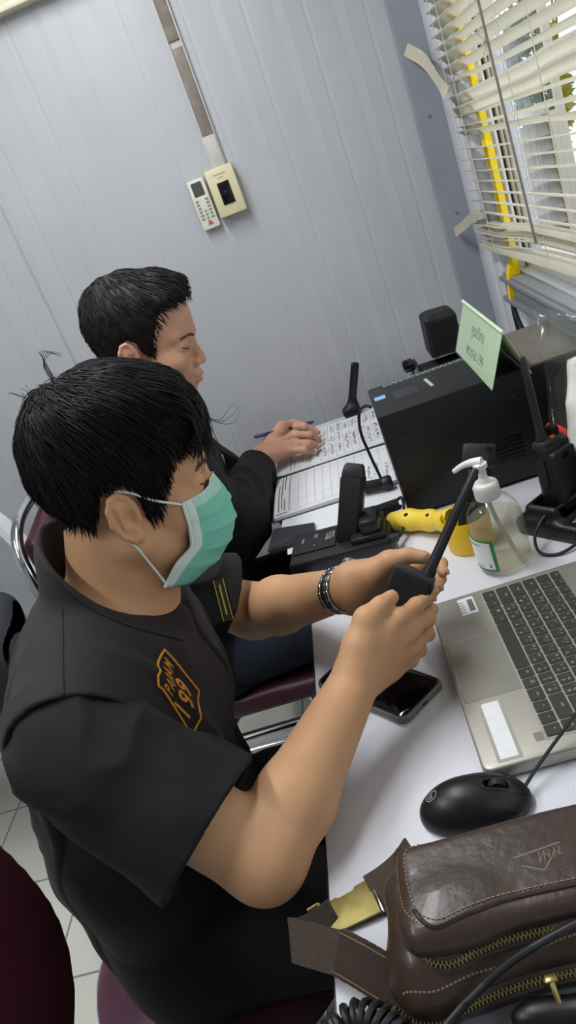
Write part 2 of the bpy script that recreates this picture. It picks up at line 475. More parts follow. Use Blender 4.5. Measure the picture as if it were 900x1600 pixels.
# corner trim, header trim
b = MB(); b.prism([(.328, YF), (.334, YF - .008), (XR - .004, YF - .010), (XR, YF)], 0, ZC); b.box((.36, YF - .012, 1.35), (.006, .004, .006)); b.box((.366, YF - .012, 1.12), (.006, .004, .006)); b.box((.352, YF - .012, 1.62), (.006, .004, .006))
structure(b.build('trim_1', M_corner))
b = MB(); b.box((-1.3, YF - .012, 1.935), (2.2, .03, .13), bev=.004); b.box((-1.3, YF - .02, 1.876), (2.2, .045, .014), bev=.003)
structure(b.build('trim_2', M_cream))
# white jamb cover strips between corner and window, with seams
b = MB()
b.box((XR - .005, 1.985, 1.2), (.012, .13, 2.0), bev=.002); b.box((XR - .006, 1.875, 1.2), (.014, .075, 2.0), bev=.003); b.box((XR - .009, 1.822, 1.2), (.02, .022, 2.0), bev=.003)
structure(b.build('trim_3', M_white))
# sliding window: outer frame, stiles, glass, grey sill rail
b = MB(); wx = XR + .045
for y0, y1, x_, w in ((WY1 - .02, WY1 + .015, wx - .006, .036), (1.735, 1.765, XR + .0145, .007), (1.735, 1.765, XR + .0285, .005), (1.73, 1.75, XR + .0575, .003), (.1, .14, wx, .03), (WY0, WY0 + .03, wx, .05)):
    b.box((x_, (y0 + y1) / 2, (WZ0 + WZ1) / 2), (w, y1 - y0, WZ1 - WZ0), bev=.003)
b.box((wx, (WY0 + WY1) / 2, WZ0 + .015), (.05, WY1 - WY0, .03), bev=.003); b.box((wx, (WY0 + WY1) / 2, WZ1 - .015), (.05, WY1 - WY0, .03), bev=.003)
win = structure(b.build('window_1', M_frame))
b = MB(); b.box((XR + .022, 1.758, (WZ0 + WZ1) / 2), (.008, .012, WZ1 - WZ0 - .05)); b.build('gasket', pm('dark gasket', '4a4c58', .6), win)
b = MB(); b.box((XR + .0435, 1.745, (WZ0 + WZ1) / 2), (.023, .04, WZ1 - WZ0 - .04), bev=.004); b.build('sash_stile', pm('lavender grey aluminium', 'c3c6d2', .4, metal=.1), win)
M_pane = bpy.data.materials.new('window glass'); M_pane.use_nodes = True
_n = M_pane.node_tree; _g = _n.nodes.new('ShaderNodeBsdfGlossy'); _g.inputs['Roughness'].default_value = .02; _t = _n.nodes.new('ShaderNodeBsdfTransparent'); _t.inputs['Color'].default_value = (.93, .95, .95, 1)
_x = _n.nodes.new('ShaderNodeMixShader'); _fr = _n.nodes.new('ShaderNodeLayerWeight'); _fr.inputs['Blend'].default_value = .5
_pw = _n.nodes.new('ShaderNodeMath'); _pw.operation = 'POWER'; _pw.inputs[1].default_value = 5
_n.links.new(_fr.outputs['Facing'], _pw.inputs[0]); _n.links.new(_pw.outputs[0], _x.inputs[0]); _n.links.new(_t.outputs[0], _x.inputs[1]); _n.links.new(_g.outputs[0], _x.inputs[2]); _n.links.new(_x.outputs[0], _n.nodes['Material Output'].inputs['Surface'])
b = MB(); b.box((wx + .028, (WY0 + WY1) / 2, (WZ0 + WZ1) / 2), (.003, WY1 - WY0, WZ1 - WZ0)); b.build('pane', M_pane, win)
b = MB(); b.box((XR - .004, .7, .966), (.045, 2.16, .06), bev=.003); b.box((XR - .012, .7, .94), (.05, 2.16, .012), bev=.003); b.box((XR - .010, .7, .985), (.05, 2.16, .01), bev=.002)
b.build('window_sill', M_greyrail, win)

# ================================================================ outside the window
def outside():
    m1 = pm('outside lavender post', 'b7bac8', .5, var=.04); m2 = pm('outside pale wall', 'aaa699', .7, var=.05); m3 = pm('louvre blade', '847c70', .6, var=.05)
    lc = dp(846, 315, 4.6); lx, ly = lc[0], lc[1]
    t = thing('louvred_shutter', (lx, ly, -.1), 'pale grey louvred shutter of the building seen outside through the blind', 'shutter')
    b = MB()
    for dx in (-.15, .15): b.box((lx + dx, ly, .52), (.05, .09, 1.24), bev=.006)
    b.box((lx, ly, -.05), (.4, .09, .1), bev=.006); b.box((lx, ly, 1.12), (.35, .09, .06), bev=.006); b.build('frame', m2, t)
    b = MB()
    for k in range(13): b.box((0, 0, 0), (.27, .11, .014), M=TR((lx, ly, .02 + k * .083), rx=.75), bev=.002)
    b.build('louvre_blades', m3, t)
    pc = dp(881, 200, 4.25); b = MB(); b.box((pc[0], pc[1], 1.5), (.045, .045, 3.2), bev=.01); b.box((pc[0], pc[1], -.05), (.16, .16, .1), bev=.01)
    tag(b.build('veranda_post', m2, loc=(pc[0], pc[1], -.1)), 'cream square post standing outside right of the louvred shutter', 'post')
    bc = dp(838, 110, 4.9); bx_, by_ = bc[0], bc[1]
    t = thing('garden_bush', (bx_, by_, -.1), 'green leafy bush growing outside behind the louvred shutter', 'bush')
    mg = pm('green leaves', '2f4526', .6, col2='55703c', vscale=6)
    r = np.random.default_rng(3); v = []; f = []
    for k in range(1500):
        c = r.normal(size=3); c = c / np.linalg.norm(c) * r.uniform(.4, 1) ** .5 * np.array([.19, .22, .50]); c = c + np.array([bx_, by_, bc[2] - .05])
        a = nrm(r.normal(size=3)); w = nrm(np.cross(a, r.normal(size=3))); q = np.cross(a, w); s = r.uniform(.025, .05); o = len(v)
        v += [c - a * s, c + w * s * .45 + q * s * .1, c + a * s, c - w * s * .45 + q * s * .1, c - q * s * .08]; f += [(o, o + 1, o + 4), (o + 1, o + 2, o + 4), (o + 2, o + 3, o + 4), (o + 3, o, o + 4)]
    mesh_obj('foliage', v, f, mg, t, angle=0)
    b = MB()
    for k in range(7):
        a = k * .9; b.tube(smooth_path([(bx_ + .03 * math.cos(a), by_ + .03 * math.sin(a), -.1), (bx_ + .08 * math.cos(a), by_ + .08 * math.sin(a), .8), (bx_ + .2 * math.cos(a), by_ + .2 * math.sin(a), 1.7)], 4), [.014, .006], 6)
    b.build('stems', pm('bark', '5a4a38', .8), t)
    b = MB(); b.box((6.5, 4, -.16), (12.1, 16, .1)); structure(b.build('ground', pm('concrete yard', 'b9b8b2', .8, var=.08, vscale=1)))
    b = MB(); b.box((4.2, 9.2, 1.5), (6.5, .2, 3.2)); b.box((4.2, 9.08, 2.4), (6.5, .06, .1)); structure(b.build('wall_outside', pm('pale rendered wall', 'eceef2', .8, var=.05)))
outside()
w = bpy.data.worlds.new('overcast sky'); SC.world = w; w.use_nodes = True
_n = w.node_tree; _b = _n.nodes['Background']
_tc = _n.nodes.new('ShaderNodeTexCoord'); _sp = _n.nodes.new('ShaderNodeSeparateXYZ'); _cr = _n.nodes.new('ShaderNodeValToRGB')
_n.links.new(_tc.outputs['Generated'], _sp.inputs[0]); _n.links.new(_sp.outputs['Z'], _cr.inputs['Fac'])
_cr.color_ramp.elements[0].color = lin('eeeef0'); _cr.color_ramp.elements[1].color = lin('e4e9f2'); _n.links.new(_cr.outputs[0], _b.inputs['Color'])
_b.inputs['Strength'].default_value = 2.3

# ================================================================ venetian blind
def blind():
    BX = .382; t = thing('window_blind', (BX, .8, 1.05), 'ivory venetian blind with bent slats hanging over the bright window', 'blind')
    r = np.random.default_rng(11); b = MB()
    y0, y1 = .25, 1.865
    for k in range(34):
        z = 1.105 + k * .0222; lift = .05 * max(0, 1 - (z - 1.1) / .5)
        tl = math.radians(-19 + r.normal() * 2); bend = 0
        if k in (11, 12): tl = math.radians(-60); bend = -.006
        if k > 13: tl = math.radians(-33 + r.normal() * 4)
        if k == 8: tl = math.radians(-32); bend = .005
        ns = 14; v = []; f = []
        for i in range(ns + 1):
            u = i / ns; y = y0 + (y1 + r.normal() * .0005 - y0) * u; zz = z + lift * (1 - u) + math.sin(u * PI * 2 + k) * .0012 + bend * u * 2 * (1 if u > .6 else .3)
            tt = tl + .15 * math.sin(u * 5 + k * 1.7) * .4
            for q in range(5):
                s = (q - 2) / 2 * .0125; c = (1 - (q - 2) ** 2 / 4) * .0022
                v.append((BX + s * math.cos(tt) - c * math.sin(tt), y, zz + s * math.sin(tt) + c * math.cos(tt)))
        for i in range(ns):
            for q in range(4): f.append((i * 5 + q, i * 5 + q + 1, i * 5 + q + 6, i * 5 + q + 5))
        b._add(v, f)
    o = b.build('slats', M_blind, t, 60); md = o.modifiers.new('thick', 'SOLIDIFY'); md.thickness = .0005
    # collapsed slats gathered above the bottom rail
    b = MB()
    for k, (dz, ty, dx) in enumerate(((0, 0, 0), (.009, .016, .004), (.018, .034, -.004), (.026, .020, .003), (.034, .05, -.003))):
        z = 1.066 + dz; pts = [(BX + dx, y1 + .004 * k, z - .006 + ty * .2), (BX + dx, 1.66, z + ty * .25), (BX + dx, 1.4, z + .022 + ty * .1), (BX + dx, .9, z + .035), (BX + dx, y0, z + .05)]
        b.ribbon(smooth_path(pts, 5), (1, 0, -.35 + .12 * k), .025, .0009)
    b.build('gathered_slats', M_blind, t, 60)
    b = MB(); b.ribbon(smooth_path([(BX, y1 + .01, 1.050), (BX, 1.4, 1.070), (BX, y0, 1.105)], 6), (1, 0, 0), .026, .011); b.build('bottom_rail', M_blind, t)
    b = MB(); b.box((BX, .9, 1.93), (.045, 1.75, .04), bev=.004); b.build('head_rail', M_blind, t)
    for y in (1.80, 1.735, 1.35, 1.20, .8, .45):
        b = MB(); lz = .045 * (1.865 - y) / 1.6
        b.tube(smooth_path([(BX - .013, y, 1.92), (BX - .014, y + .004, 1.5), (BX - .013, y - .002, 1.06 + lz)], 6), .0009, 5); b.build('ladder_cord', M_blind, t)
    b = MB(); b.tube(smooth_path([(BX - .02, 1.43, 1.92), (BX - .022, 1.40, 1.5), (BX - .02, 1.375, 1.11)], 8), .0022, 6)
    for q in range(5): b.tube(smooth_path([(BX - .021, 1.405, 1.425), (BX - .03, 1.405 + .03 * math.cos(q * 1.3), 1.425 + .02 * math.sin(q * 1.3))], 2), .0004, 4)
    b.build('tilt_wand', pm('grey cord', '7b7a70', .6), t)
blind()
def tape(name, pts, wd, w, label, grp):
    b = MB(); b.ribbon(smooth_path(pts, 5), wd, w, .0008); o = b.build(name, M_tape, loc=pts[0]); tag(o, label, 'tape', grp)
tape('masking_tape', [(.345, 2.035, 1.497), (.362, 1.96, 1.462), (.364, 1.89, 1.425), (.362, 1.83, 1.395), (.364, 1.80, 1.38)], (.1, .5, .6), .026, 'upper curled strip of masking tape between the grey corner trim and the blind', 'masking tape on the blind edge')
tape('masking_tape', [(.35, 2.035, 1.075), (.362, 1.96, 1.095), (.364, 1.88, 1.115), (.362, 1.80, 1.13), (.364, 1.76, 1.135)], (0, .25, 1), .022, 'lower strip of masking tape holding the blind to the grey corner trim', 'masking tape on the blind edge')

# yellow wrapped cables behind the blind
t = thing('wrapped_cables', (.396, 1.70, .95), 'yellow wrapped cable run down the window jamb, black cables leaving below', 'cable')
b = MB(); b.ribbon(smooth_path([(.398, 1.735, 2.0), (.399, 1.715, 1.5), (.398, 1.70, 1.1), (.398, 1.715, 1.0)], 8), (0, 1, 0), .026, .012)
for k in range(9): b.box((.391, 1.712, 1.05 + .1 * k), (.003, .006, .05), bev=.001)
b.build('yellow_sleeve', M_yelcable, t)
b = MB(); b.ribbon(smooth_path([(.392, 1.715, 1.02), (.384, 1.72, .99), (.380, 1.725, .945)], 5), (0, 1, 0), [.024, .024, .023, .022, .022, .021, .02, .02, .02, .02, .019], .010); b.build('yellow_tail', M_yelcable, t)
b = MB(); b.tube(smooth_path([(.380, 1.728, .955), (.379, 1.735, .91), (.378, 1.735, .85), (.36, 1.74, .76)], 6), .0045, 8); b.build('black_cable', M_rubber, t)
b = MB(); b.tube(smooth_path([(.380, 1.722, .955), (.379, 1.715, .91), (.378, 1.665, .86), (.36, 1.62, .765)], 6), .0045, 8); b.build('black_cable', M_rubber, t)

# ================================================================ on the far wall
M_duct = pm('old adhesive-stained duct', '8d8379', .6, col2='6f665c', vscale=35, detail=8)
M_ductw = pm('dusty duct edge', 'c0beb8', .5, var=.08, vscale=50)
t = thing('cable_duct', (-.15, YF, 1.415), 'stained brown and white cable duct running up the grey wall', 'duct')
b = MB()
for s in (-1, 1): b.box((-.1475 + s * .0155, YF - .005, 1.86), (.004, .01, .88), bev=.001)
b.box((-.1475, YF - .002, 1.86), (.03, .004, .88)); b.build('channel', M_ductw, t)
b = MB(); b.box((-.1475, YF - .006, 1.58), (.0265, .006, .20), bev=.001); b.box((-.1475, YF - .006, 1.995), (.0265, .006, .60), bev=.001); b.build('cover_strip', M_duct, t)
b = MB(); b.box((-.150, YF - .007, 1.450), (.034, .013, .075), bev=.002); b.build('end_sleeve', M_ductw, t)
# breaker box
t = thing('breaker_box', (-.1525, YF - .015, 1.36), 'cream breaker box with black switch at the foot of the wall duct', 'switch box')
b = MB(); b.box((-.1525, YF - .017, 1.360), (.070, .034, .112), bev=.004); b.build('housing', M_ivory, t)
b = MB(); b.box((-.1525, YF - .0345, 1.356), (.030, .004, .052), bev=.001); b.build('black_plate', M_blackgl, t)
b = MB(); b.box((-.1525, YF - .0375, 1.358), (.006, .004, .006), bev=.001); b.build('toggle', M_dkgrey, t)
Mw = M3((1, 0, 0), (0, 0, 1), (0, -1, 0), (-.153, YF - .0343, 1.401)); b = MB(); b.text('Panasonic', .0085, Mw, .0002); Mw = M3((1, 0, 0), (0, 0, 1), (0, -1, 0), (-.153, YF - .0343, 1.392)); b.text('SAFETY', .0045, Mw, .0002); b.build('lettering', pm('faded brown print', '9a8a66', .6), t)
# air conditioner remote
t = thing('remote_control', (-.2165, YF - .01, 1.29), 'white air conditioner remote with grey screen hanging left of the breaker box', 'remote')
b = MB(); R_ = M3((1, 0, 0), (0, 0, 1), (0, -1, 0), (-.2165, YF - .002, 1.350)); b.rrect(.044, .118, .004, 0, .018, R_, bev=.002); b.build('case', M_remote, t)
b = MB(); b.rrect(.027, .032, .002, .0175, .0188, R_ @ TR((0, .036, 0))); b.build('screen', pm('lcd', '4d534f', .2), t)
b = MB()
for r_ in range(6):
    for c_ in range(3):
        if (r_ < 3 and c_ == 1): continue
        b.rrect(.0085 if c_ != 1 else .006, .0045, .001, .0178, .0192, R_ @ TR(((c_ - 1) * .0125, .010 - r_ * .0085, 0)), mi=0)
b.build('buttons', pm('grey button', '8b8d84', .5), t)
b = MB(); b.lathe([(.0015, .0178), (.005, .0178), (.005, .0190), (.0015, .0190)], R_ @ TR((.001, -.0445, 0)), 20)
for a in (.4, 2.2, 4.1): b.box((0, .0062, .0185), (.003, .002, .001), M=R_ @ TR((.001, -.0445, 0), rz=a))
b.build('power_mark', pm('red print', 'b05a50', .5), t)

# ================================================================ ceiling lamps (out of frame, light the room)
M_tube = em('fluorescent tube', 'f4f7ff', 9)
for k, (x, y) in enumerate(((-1.25, .5), (-.35, 1.15))):
    t = thing('ceiling_lamp', (x, y, ZC - .06), ['white batten ceiling lamp over the open floor', 'white batten ceiling lamp over the desk'][k], 'lamp')
    b = MB(); b.box((x, y, ZC - .02), (.10, 1.2, .04), bev=.006); b.box((x, y - .59, ZC - .055), (.04, .03, .05), bev=.004); b.box((x, y + .59, ZC - .055), (.04, .03, .05), bev=.004); b.build('housing', M_whitepl, t)
    b = MB(); b.cyl((x, y - .575, ZC - .065), (x, y + .575, ZC - .065), .014, n=16); b.build('tube', M_tube, t)
    la = bpy.data.lights.new('lamp_light', 'AREA'); la.shape = 'RECTANGLE'; la.size = .12; la.size_y = 1.1; la.energy = [11, 12][k]; la.color = (.97, .985, 1.0)
    lo = bpy.data.objects.new('lamp_light', la); lo.location = (x, y, ZC - .09); link(lo, t)

# ================================================================ camera and view
cd = bpy.data.cameras.new('camera'); cam = bpy.data.objects.new('camera', cd); COL.objects.link(cam)
cd.sensor_fit = 'VERTICAL'; cd.sensor_height = 36; cd.lens = 36 * F_PX / 1600; cd.clip_start = .02
cx, cy, cz = ROT[:, 0], ROT[:, 1], ROT[:, 2]
cam.matrix_world = M3(cx, -cy, -cz, CAM)
SC.camera = cam
SC.view_settings.view_transform = 'Standard'; SC.view_settings.look = 'None'; SC.view_settings.gamma = 1; SC.view_settings.use_curve_mapping = False
SC.view_settings.exposure = .27
SC.cycles.use_denoising = True; SC.cycles.max_bounces = 8; SC.cycles.transparent_max_bounces = 12; SC.cycles.sample_clamp_indirect = 4
SC.cycles.caustics_reflective = False; SC.cycles.caustics_refractive = False
def clear_mat(name, tint=(1, 1, 1), gloss=.25, base=.03, cloud=0., rough=.03):
    m = bpy.data.materials.new(name); m.use_nodes = True; nt = m.node_tree; N = nt.nodes; L = nt.links
    t = N.new('ShaderNodeBsdfTransparent'); t.inputs['Color'].default_value = (*tint, 1); g = N.new('ShaderNodeBsdfGlossy'); g.inputs['Roughness'].default_value = rough
    lw = N.new('ShaderNodeLayerWeight'); lw.inputs['Blend'].default_value = .5; pw = N.new('ShaderNodeMath'); pw.operation = 'POWER'; pw.inputs[1].default_value = 4
    ma = N.new('ShaderNodeMath'); ma.operation = 'MULTIPLY_ADD'; ma.inputs[1].default_value = gloss; ma.inputs[2].default_value = base
    L.new(lw.outputs['Facing'], pw.inputs[0]); L.new(pw.outputs[0], ma.inputs[0])
    x = N.new('ShaderNodeMixShader'); L.new(ma.outputs[0], x.inputs[0]); src = t
    if cloud:
        tl = N.new('ShaderNodeBsdfTranslucent'); tl.inputs['Color'].default_value = (*[min(1, c * 1.02) for c in tint], 1); df = N.new('ShaderNodeBsdfDiffuse'); df.inputs['Color'].default_value = tl.inputs['Color'].default_value
        y0 = N.new('ShaderNodeMixShader'); y0.inputs[0].default_value = .5; L.new(tl.outputs[0], y0.inputs[1]); L.new(df.outputs[0], y0.inputs[2])
        y = N.new('ShaderNodeMixShader'); y.inputs[0].default_value = cloud; L.new(t.outputs[0], y.inputs[1]); L.new(y0.outputs[0], y.inputs[2]); src = y
    L.new(src.outputs[0], x.inputs[1]); L.new(g.outputs[0], x.inputs[2]); L.new(x.outputs[0], N['Material Output'].inputs['Surface'])
    return m
# ================================================================ desk
TZ = .75
t = thing('desk', (.11, .95, 0), 'long white laminate desk against the window wall, black edge band', 'desk')
b = MB(); b.box((.1105, .93, TZ - .0125), (.583, 2.0, .025), bev=.001); b.build('desktop', M_lam, t)
b = MB(); b.box((-.1815, .93, TZ - .013), (.002, 2.0, .0245)); b.build('edge_band', M_edge, t)
for x, y in ((-.14, .0), (.36, .0), (-.14, 1.88), (.36, 1.88)):
    b = MB(); b.box((x, y, .3575), (.04, .04, .715), bev=.004); b.box((x, y, .01), (.05, .05, .02), bev=.004); b.build('leg', M_tubeg, t)
b = MB(); b.box((.36, .94, .55), (.018, 1.85, .32), bev=.002); b.build('modesty_panel', M_lam, t)
b = MB(); b.box((-.14, .94, .70), (.03, 1.84, .04), bev=.002); b.box((.36, .94, .70), (.03, 1.84, .04), bev=.002); b.build('rail', M_tubeg, t)

# ================================================================ laptop (front edge along Y at x = 0)
def laptop():
    X0, X1, Y0, Y1 = -.002, .222, .606, .932; cx, cy = (X0 + X1) / 2, (Y0 + Y1) / 2; zt = TZ + .0195
    t = thing('laptop', (cx, cy, TZ), 'open silver laptop with charcoal keys in front of the masked man', 'laptop')
    b = MB(); b.rrect(X1 - X0, Y1 - Y0, .012, TZ + .003, zt, TR((cx, cy, 0)), bev=.003, seg=3)
    b.build('base', M_alu, t)
    for x in (X0 + .02, X1 - .02):
        b = MB(); b.rrect(.01, .25, .004, TZ, TZ + .0035, TR((x, cy, 0))); b.build('foot', M_rubber, t)
    # ports on the near side
    b = MB(); b.rrect(.014, .0045, .001, 0, .001, M3((1, 0, 0), (0, 0, 1), (0, -1, 0), (.115, Y0 - .0002, TZ + .011))); b.build('port', M_black, t); b = MB(); b.rrect(.013, .006, .001, 0, .001, M3((1, 0, 0), (0, 0, 1), (0, -1, 0), (.15, Y0 - .0002, TZ + .011))); b.build('port', M_black, t)
    # touchpad
    b = MB(); b.rrect(.066, .116, .003, zt - .001, zt + .0003, TR((.0365, .7715, 0))); b.build('touchpad', pm('touchpad glass', 'a19e93', .32, metal=.5), t)
    b = MB()
    for a, c in (((.0, .7715), (.0006, .117)),): b.box((.0032, .7715, zt + .0001), (.0008, .1172, .0006))
    b.box((.0698, .7715, zt + .0001), (.0008, .1172, .0006)); b.box((.0365, .7130, zt + .0001), (.067, .0008, .0006)); b.box((.0365, .8300, zt + .0001), (.067, .0008, .0006)); b.build('touchpad_rim', pm('chamfered rim', 'd0cec6', .2, metal=.9), t)
    # keyboard well and keys
    KX, KYL, KYR = .0715, .9205, .6275   # front of space row, left end (far), right end (near)
    W = KYL - KYR; px = .0188
    b = MB(); b.rrect(px * 5 + .016, W + .004, .003, zt - .0002, zt + .0004, TR((KX + (px * 5 + .013) / 2, (KYL + KYR) / 2, 0))); well = b.build('keyboard', M_keywell, t)
    u = W / 15.5
    rows = [
        [('ctrl', 1.25), ('fn', 1.), ('\u229e', 1.), ('alt', 1.), ('', 5.05), ('alt', 1.), ('\u25a4', 1.), ('ctrl', 1.2), ('\u25c2', 1.), ('\u25b4', 1.), ('\u25b8', 1.)],
        [('shift', 2.25), ('Z', 1), ('X', 1), ('C', 1), ('V', 1), ('B', 1), ('N', 1), ('M', 1), (',', 1), ('.', 1), ('/', 1), ('shift', 2.2), ('end', 1.05)],
        [('caps', 1.75), ('A', 1), ('S', 1), ('D', 1), ('F', 1), ('G', 1), ('H', 1), ('J', 1), ('K', 1), ('L', 1), (';', 1), ("'", 1), ('enter', 1.75), ('pg', 1.)],
        [('tab', 1.45), ('Q', 1), ('W', 1), ('E', 1), ('R', 1), ('T', 1), ('Y', 1), ('U', 1), ('I', 1), ('O', 1), ('P', 1), ('[', 1), (']', 1), ('\\', 1.05), ('pg', 1.)],
        [('`', 1), ('1', 1), ('2', 1), ('3', 1), ('4', 1), ('5', 1), ('6', 1), ('7', 1), ('8', 1), ('9', 1), ('0', 1), ('-', 1), ('=', 1), ('\u2190', 1.5), ('hm', 1.)],
        [('esc', 1.1)] + [('f%d' % k, 1) for k in range(1, 13)] + [('ins', 1.2), ('del', 1.2)],
    ]
    thai = {'Q': '\u0e46', 'W': '\u0e44', 'E': '\u0e33', 'R': '\u0e1e', 'T': '\u0e30', 'Y': '\u0e31', 'U': '\u0e35', 'I': '\u0e23', 'O': '\u0e19', 'P': '\u0e22', '[': '\u0e1a', ']': '\u0e25', 'A': '\u0e1f', 'S': '\u0e2b', 'D': '\u0e01', 'F': '\u0e14', 'G': '\u0e40', 'H': '\u0e49', 'J': '\u0e48', 'K': '\u0e32', 'L': '\u0e2a', ';': '\u0e27', "'": '\u0e07', 'Z': '\u0e1c', 'X': '\u0e1b', 'C': '\u0e41', 'V': '\u0e2d', 'B': '\u0e34', 'N': '\u0e37', 'M': '\u0e17', ',': '\u0e21', '.': '\u0e43', '/': '\u0e1d',
            '1': '\u0e45', '2': '/', '3': '-', '4': '\u0e20', '5': '\u0e16', '6': '\u0e38', '7': '\u0e36', '8': '\u0e04', '9': '\u0e15', '0': '\u0e08', '-': '\u0e02', '=': '\u0e0a'}
    for ri, row in enumerate(rows):
        tot = sum(k[1] for k in row); y = KYL; s = W / tot
        kx = KX + .0015 + ri * px; h = px - .0022 if ri < 5 else .0125
        for name, wd in row:
            w_ = wd * s; yc = y - w_ / 2; y -= w_
            b = MB(); b.rrect(h, w_ - .0022, .0016, zt + .0004, zt + .0017, TR((kx + h / 2, yc, 0)), bev=.0004, n=3, seg=1)
            M = lambda ox, oy: M3((0, -1, 0), (1, 0, 0), (0, 0, 1), (kx + h / 2 + ox, yc + oy, zt + .00175))
            if len(name) == 1 and name.upper() in thai:
                b.text(name, .0052, M(.0035, .0032), .00005, 1, res=1); b.text(thai[name], .0062, M(-.003, -.0028), .00005, 1, res=1)
                if ri in (1, 2, 3, 4): b.text(thai.get(chr(ord(name) + 1), '\u0e0d'), .0045, M(.0035, -.003), .00005, 1, res=1)
            elif name: b.text(name, .0062 if len(name) == 1 else .0042, M(.002, 0), .00005, 1, res=1)
            b.build('key', [M_key, M_legend], well)
    # stickers, fingerprint reader
    b = MB(); b.rrect(.022, .040, .001, zt, zt + .0003, TR((.0485, .902, 0)))
    for k in range(5): b.box((.040, .888 + k * .006, zt + .0004), (.008, .0015, .0002), mi=1)
    b.box((.0535, .902, zt + .0004), (.0075, .028, .0002), mi=1)
    b.build('small_sticker', [M_paperw, pm('grey print', '6a6c72', .6)], t)
    b = MB(); b.rrect(.027, .096, .001, zt, zt + .0002, TR((.029, .660, 0)), mi=0); b.rrect(.0195, .088, .001, zt, zt + .0004, TR((.029, .660, 0)), mi=1); b.build('paper_label', [pm('clear tape', 'b6b4aa', .25, metal=.3), M_paperw], t)
    b = MB(); b.rrect(.0125, .0125, .001, zt, zt + .0003, TR((.0665, .6335, 0))); b.box((.0725, .6335, zt + .0003), (.0008, .0125, .0004)); b.build('fingerprint_reader', pm('reader', 'a5a297', .3, metal=.6), t)
    # lid, opened far back
    a = math.radians(48); d = np.array([math.cos(a), 0, math.sin(a)]); nn = np.array([-math.sin(a), 0, math.cos(a)]); L = .215; h0 = np.array([X1 - .004, cy, zt - .004])
    Ml = M3(d, (0, 1, 0), -np.cross((0, 1, 0), d) * -1, h0)
    Ml = M3(d, (0, 1, 0), np.cross(d, (0, 1, 0)), h0)
    b = MB(); b.rrect(L, Y1 - Y0, .010, -.0065, 0, Ml @ TR((L / 2 + .002, 0, 0)), bev=.002); lid = b.build('lid', M_alu, t)
    b = MB(); b.rrect(L - .006, Y1 - Y0 - .006, .008, -.0001, .0008, Ml @ TR((L / 2 + .002, 0, 0))); b.build('bezel', M_black, lid)
    b = MB(); b.rrect(L - .036, Y1 - Y0 - .018, .002, .0006, .0012, Ml @ TR((L / 2 + .006, 0, 0))); b.build('display', M_blackgl, lid)
    b = MB(); b.cyl((h0[0], Y0 + .03, h0[2]), (h0[0], Y1 - .03, h0[2]), .006, n=14); b.build('hinge', M_dkgrey, t)
laptop()

# ================================================================ mouse
def mouse():
    c = np.array([-.0215, .579, TZ]); a = math.radians(-4); R = np.array([[math.cos(a), -math.sin(a), 0], [math.sin(a), math.cos(a), 0], [0, 0, 1]])
    t = thing('computer_mouse', c, 'black wired computer mouse on the white desk between laptop and leather bag', 'mouse')
    L = lambda x, y, z: c + R @ np.array([x, y, z])
    S = SDF(); S.ell(L(-.006, 0, .004), (.049, .031, .034), R, k=.01); S.ell(L(.018, 0, .004), (.036, .0295, .026), R, k=.012)
    S.ell(L(.004, 0, .006), (.053, .030, .014), R, k=.012)
    S.plane((0, 0, TZ + .0012), (0, 0, -1), .003); S.box(L(.028, 0, .036), (.0115, .0046, .014), .003, R, k=.002, op='s')
    # seam between top shell and side, buttons slot
    sdf_obj('shell', S, .0013, M_black, t)
    body = bvh_of(t.children[0]); up = (0, 0, 1)
    M = M3(R[:, 0], R[:, 1], (0, 0, 1), c + np.array([0, 0, .05]))
    def on(mb): mb.h = [p[2] - (c[2] + .05) for p in mb.v]; return drape(mb, body, up, .0002, .1)
    b = MB(); P = smooth_path([(.051, .009), (.03, .0092), (.018, .0088), (.012, .004), (.012, -.004), (.018, -.0088), (.03, -.0092), (.051, -.009)], 6)
    for i in range(len(P) - 1): b.ribbon([(*P[i], 0), (*P[i + 1], 0)], np.cross([0, 0, 1], np.append(P[i + 1] - P[i], 0)), .0007, .0004, M=M)
    for q in range(14): pass
    on(b).build('button_groove', M_blackgl, t)
    b = MB(); Wm = M3(R[:, 1], R[:, 0], (0, 0, 1), L(.028, 0, .0255)); 
    b.tube([L(.028, -.0034, .0245), L(.028, .0034, .0245)], .0092, 22); b.build('scroll_wheel', M_rubber, t)
    b = MB(); ring = [(.0058 * math.cos(q), .0058 * math.sin(q), 0) for q in np.linspace(0, 2 * PI, 33)]; o_ = np.array([-.0375, .002, 0])
    Rl = M @ Matrix.Translation(Vector(o_)) @ Matrix.Rotation(-PI / 2 + .1, 4, 'Z')
    for i in range(32): b.ribbon([ring[i], ring[i + 1]], np.cross([0, 0, 1], np.array(ring[i + 1]) - np.array(ring[i])), .0008, .0002, M=Rl)
    b.text('hp', .0085, Rl @ TR((0, -.0002, 0)), .0001)
    on(b).build('round_logo', pm('grey logo print', '9a9ca0', .4), t)
    b = MB(); S1 = smooth_path([(.004, -.0300, .012), (.02, -.0298, .014), (.04, -.025, .013)], 6); b.tube([L(*p) for p in S1], .0006, 5); b.build('side_seam', M_blackgl, t)
    cb = MB(); cb.tube(smooth_path([L(.046, .002, .010), L(.054, .006, .012), (.050, .594, .768), (.085, .612, .786), (.115, .628, .797)] + [(.17, .650, .796), (.235, .64, .775), (.28, .62, .754)], 6), .0018, 8); cb.build('cable', M_rubber, t)
    cb = MB(); cb.cyl(L(.043, .002, .0095), L(.053, .0055, .0118), .003, .0022, 10); cb.build('cable_collar', M_rubber, t)
mouse()

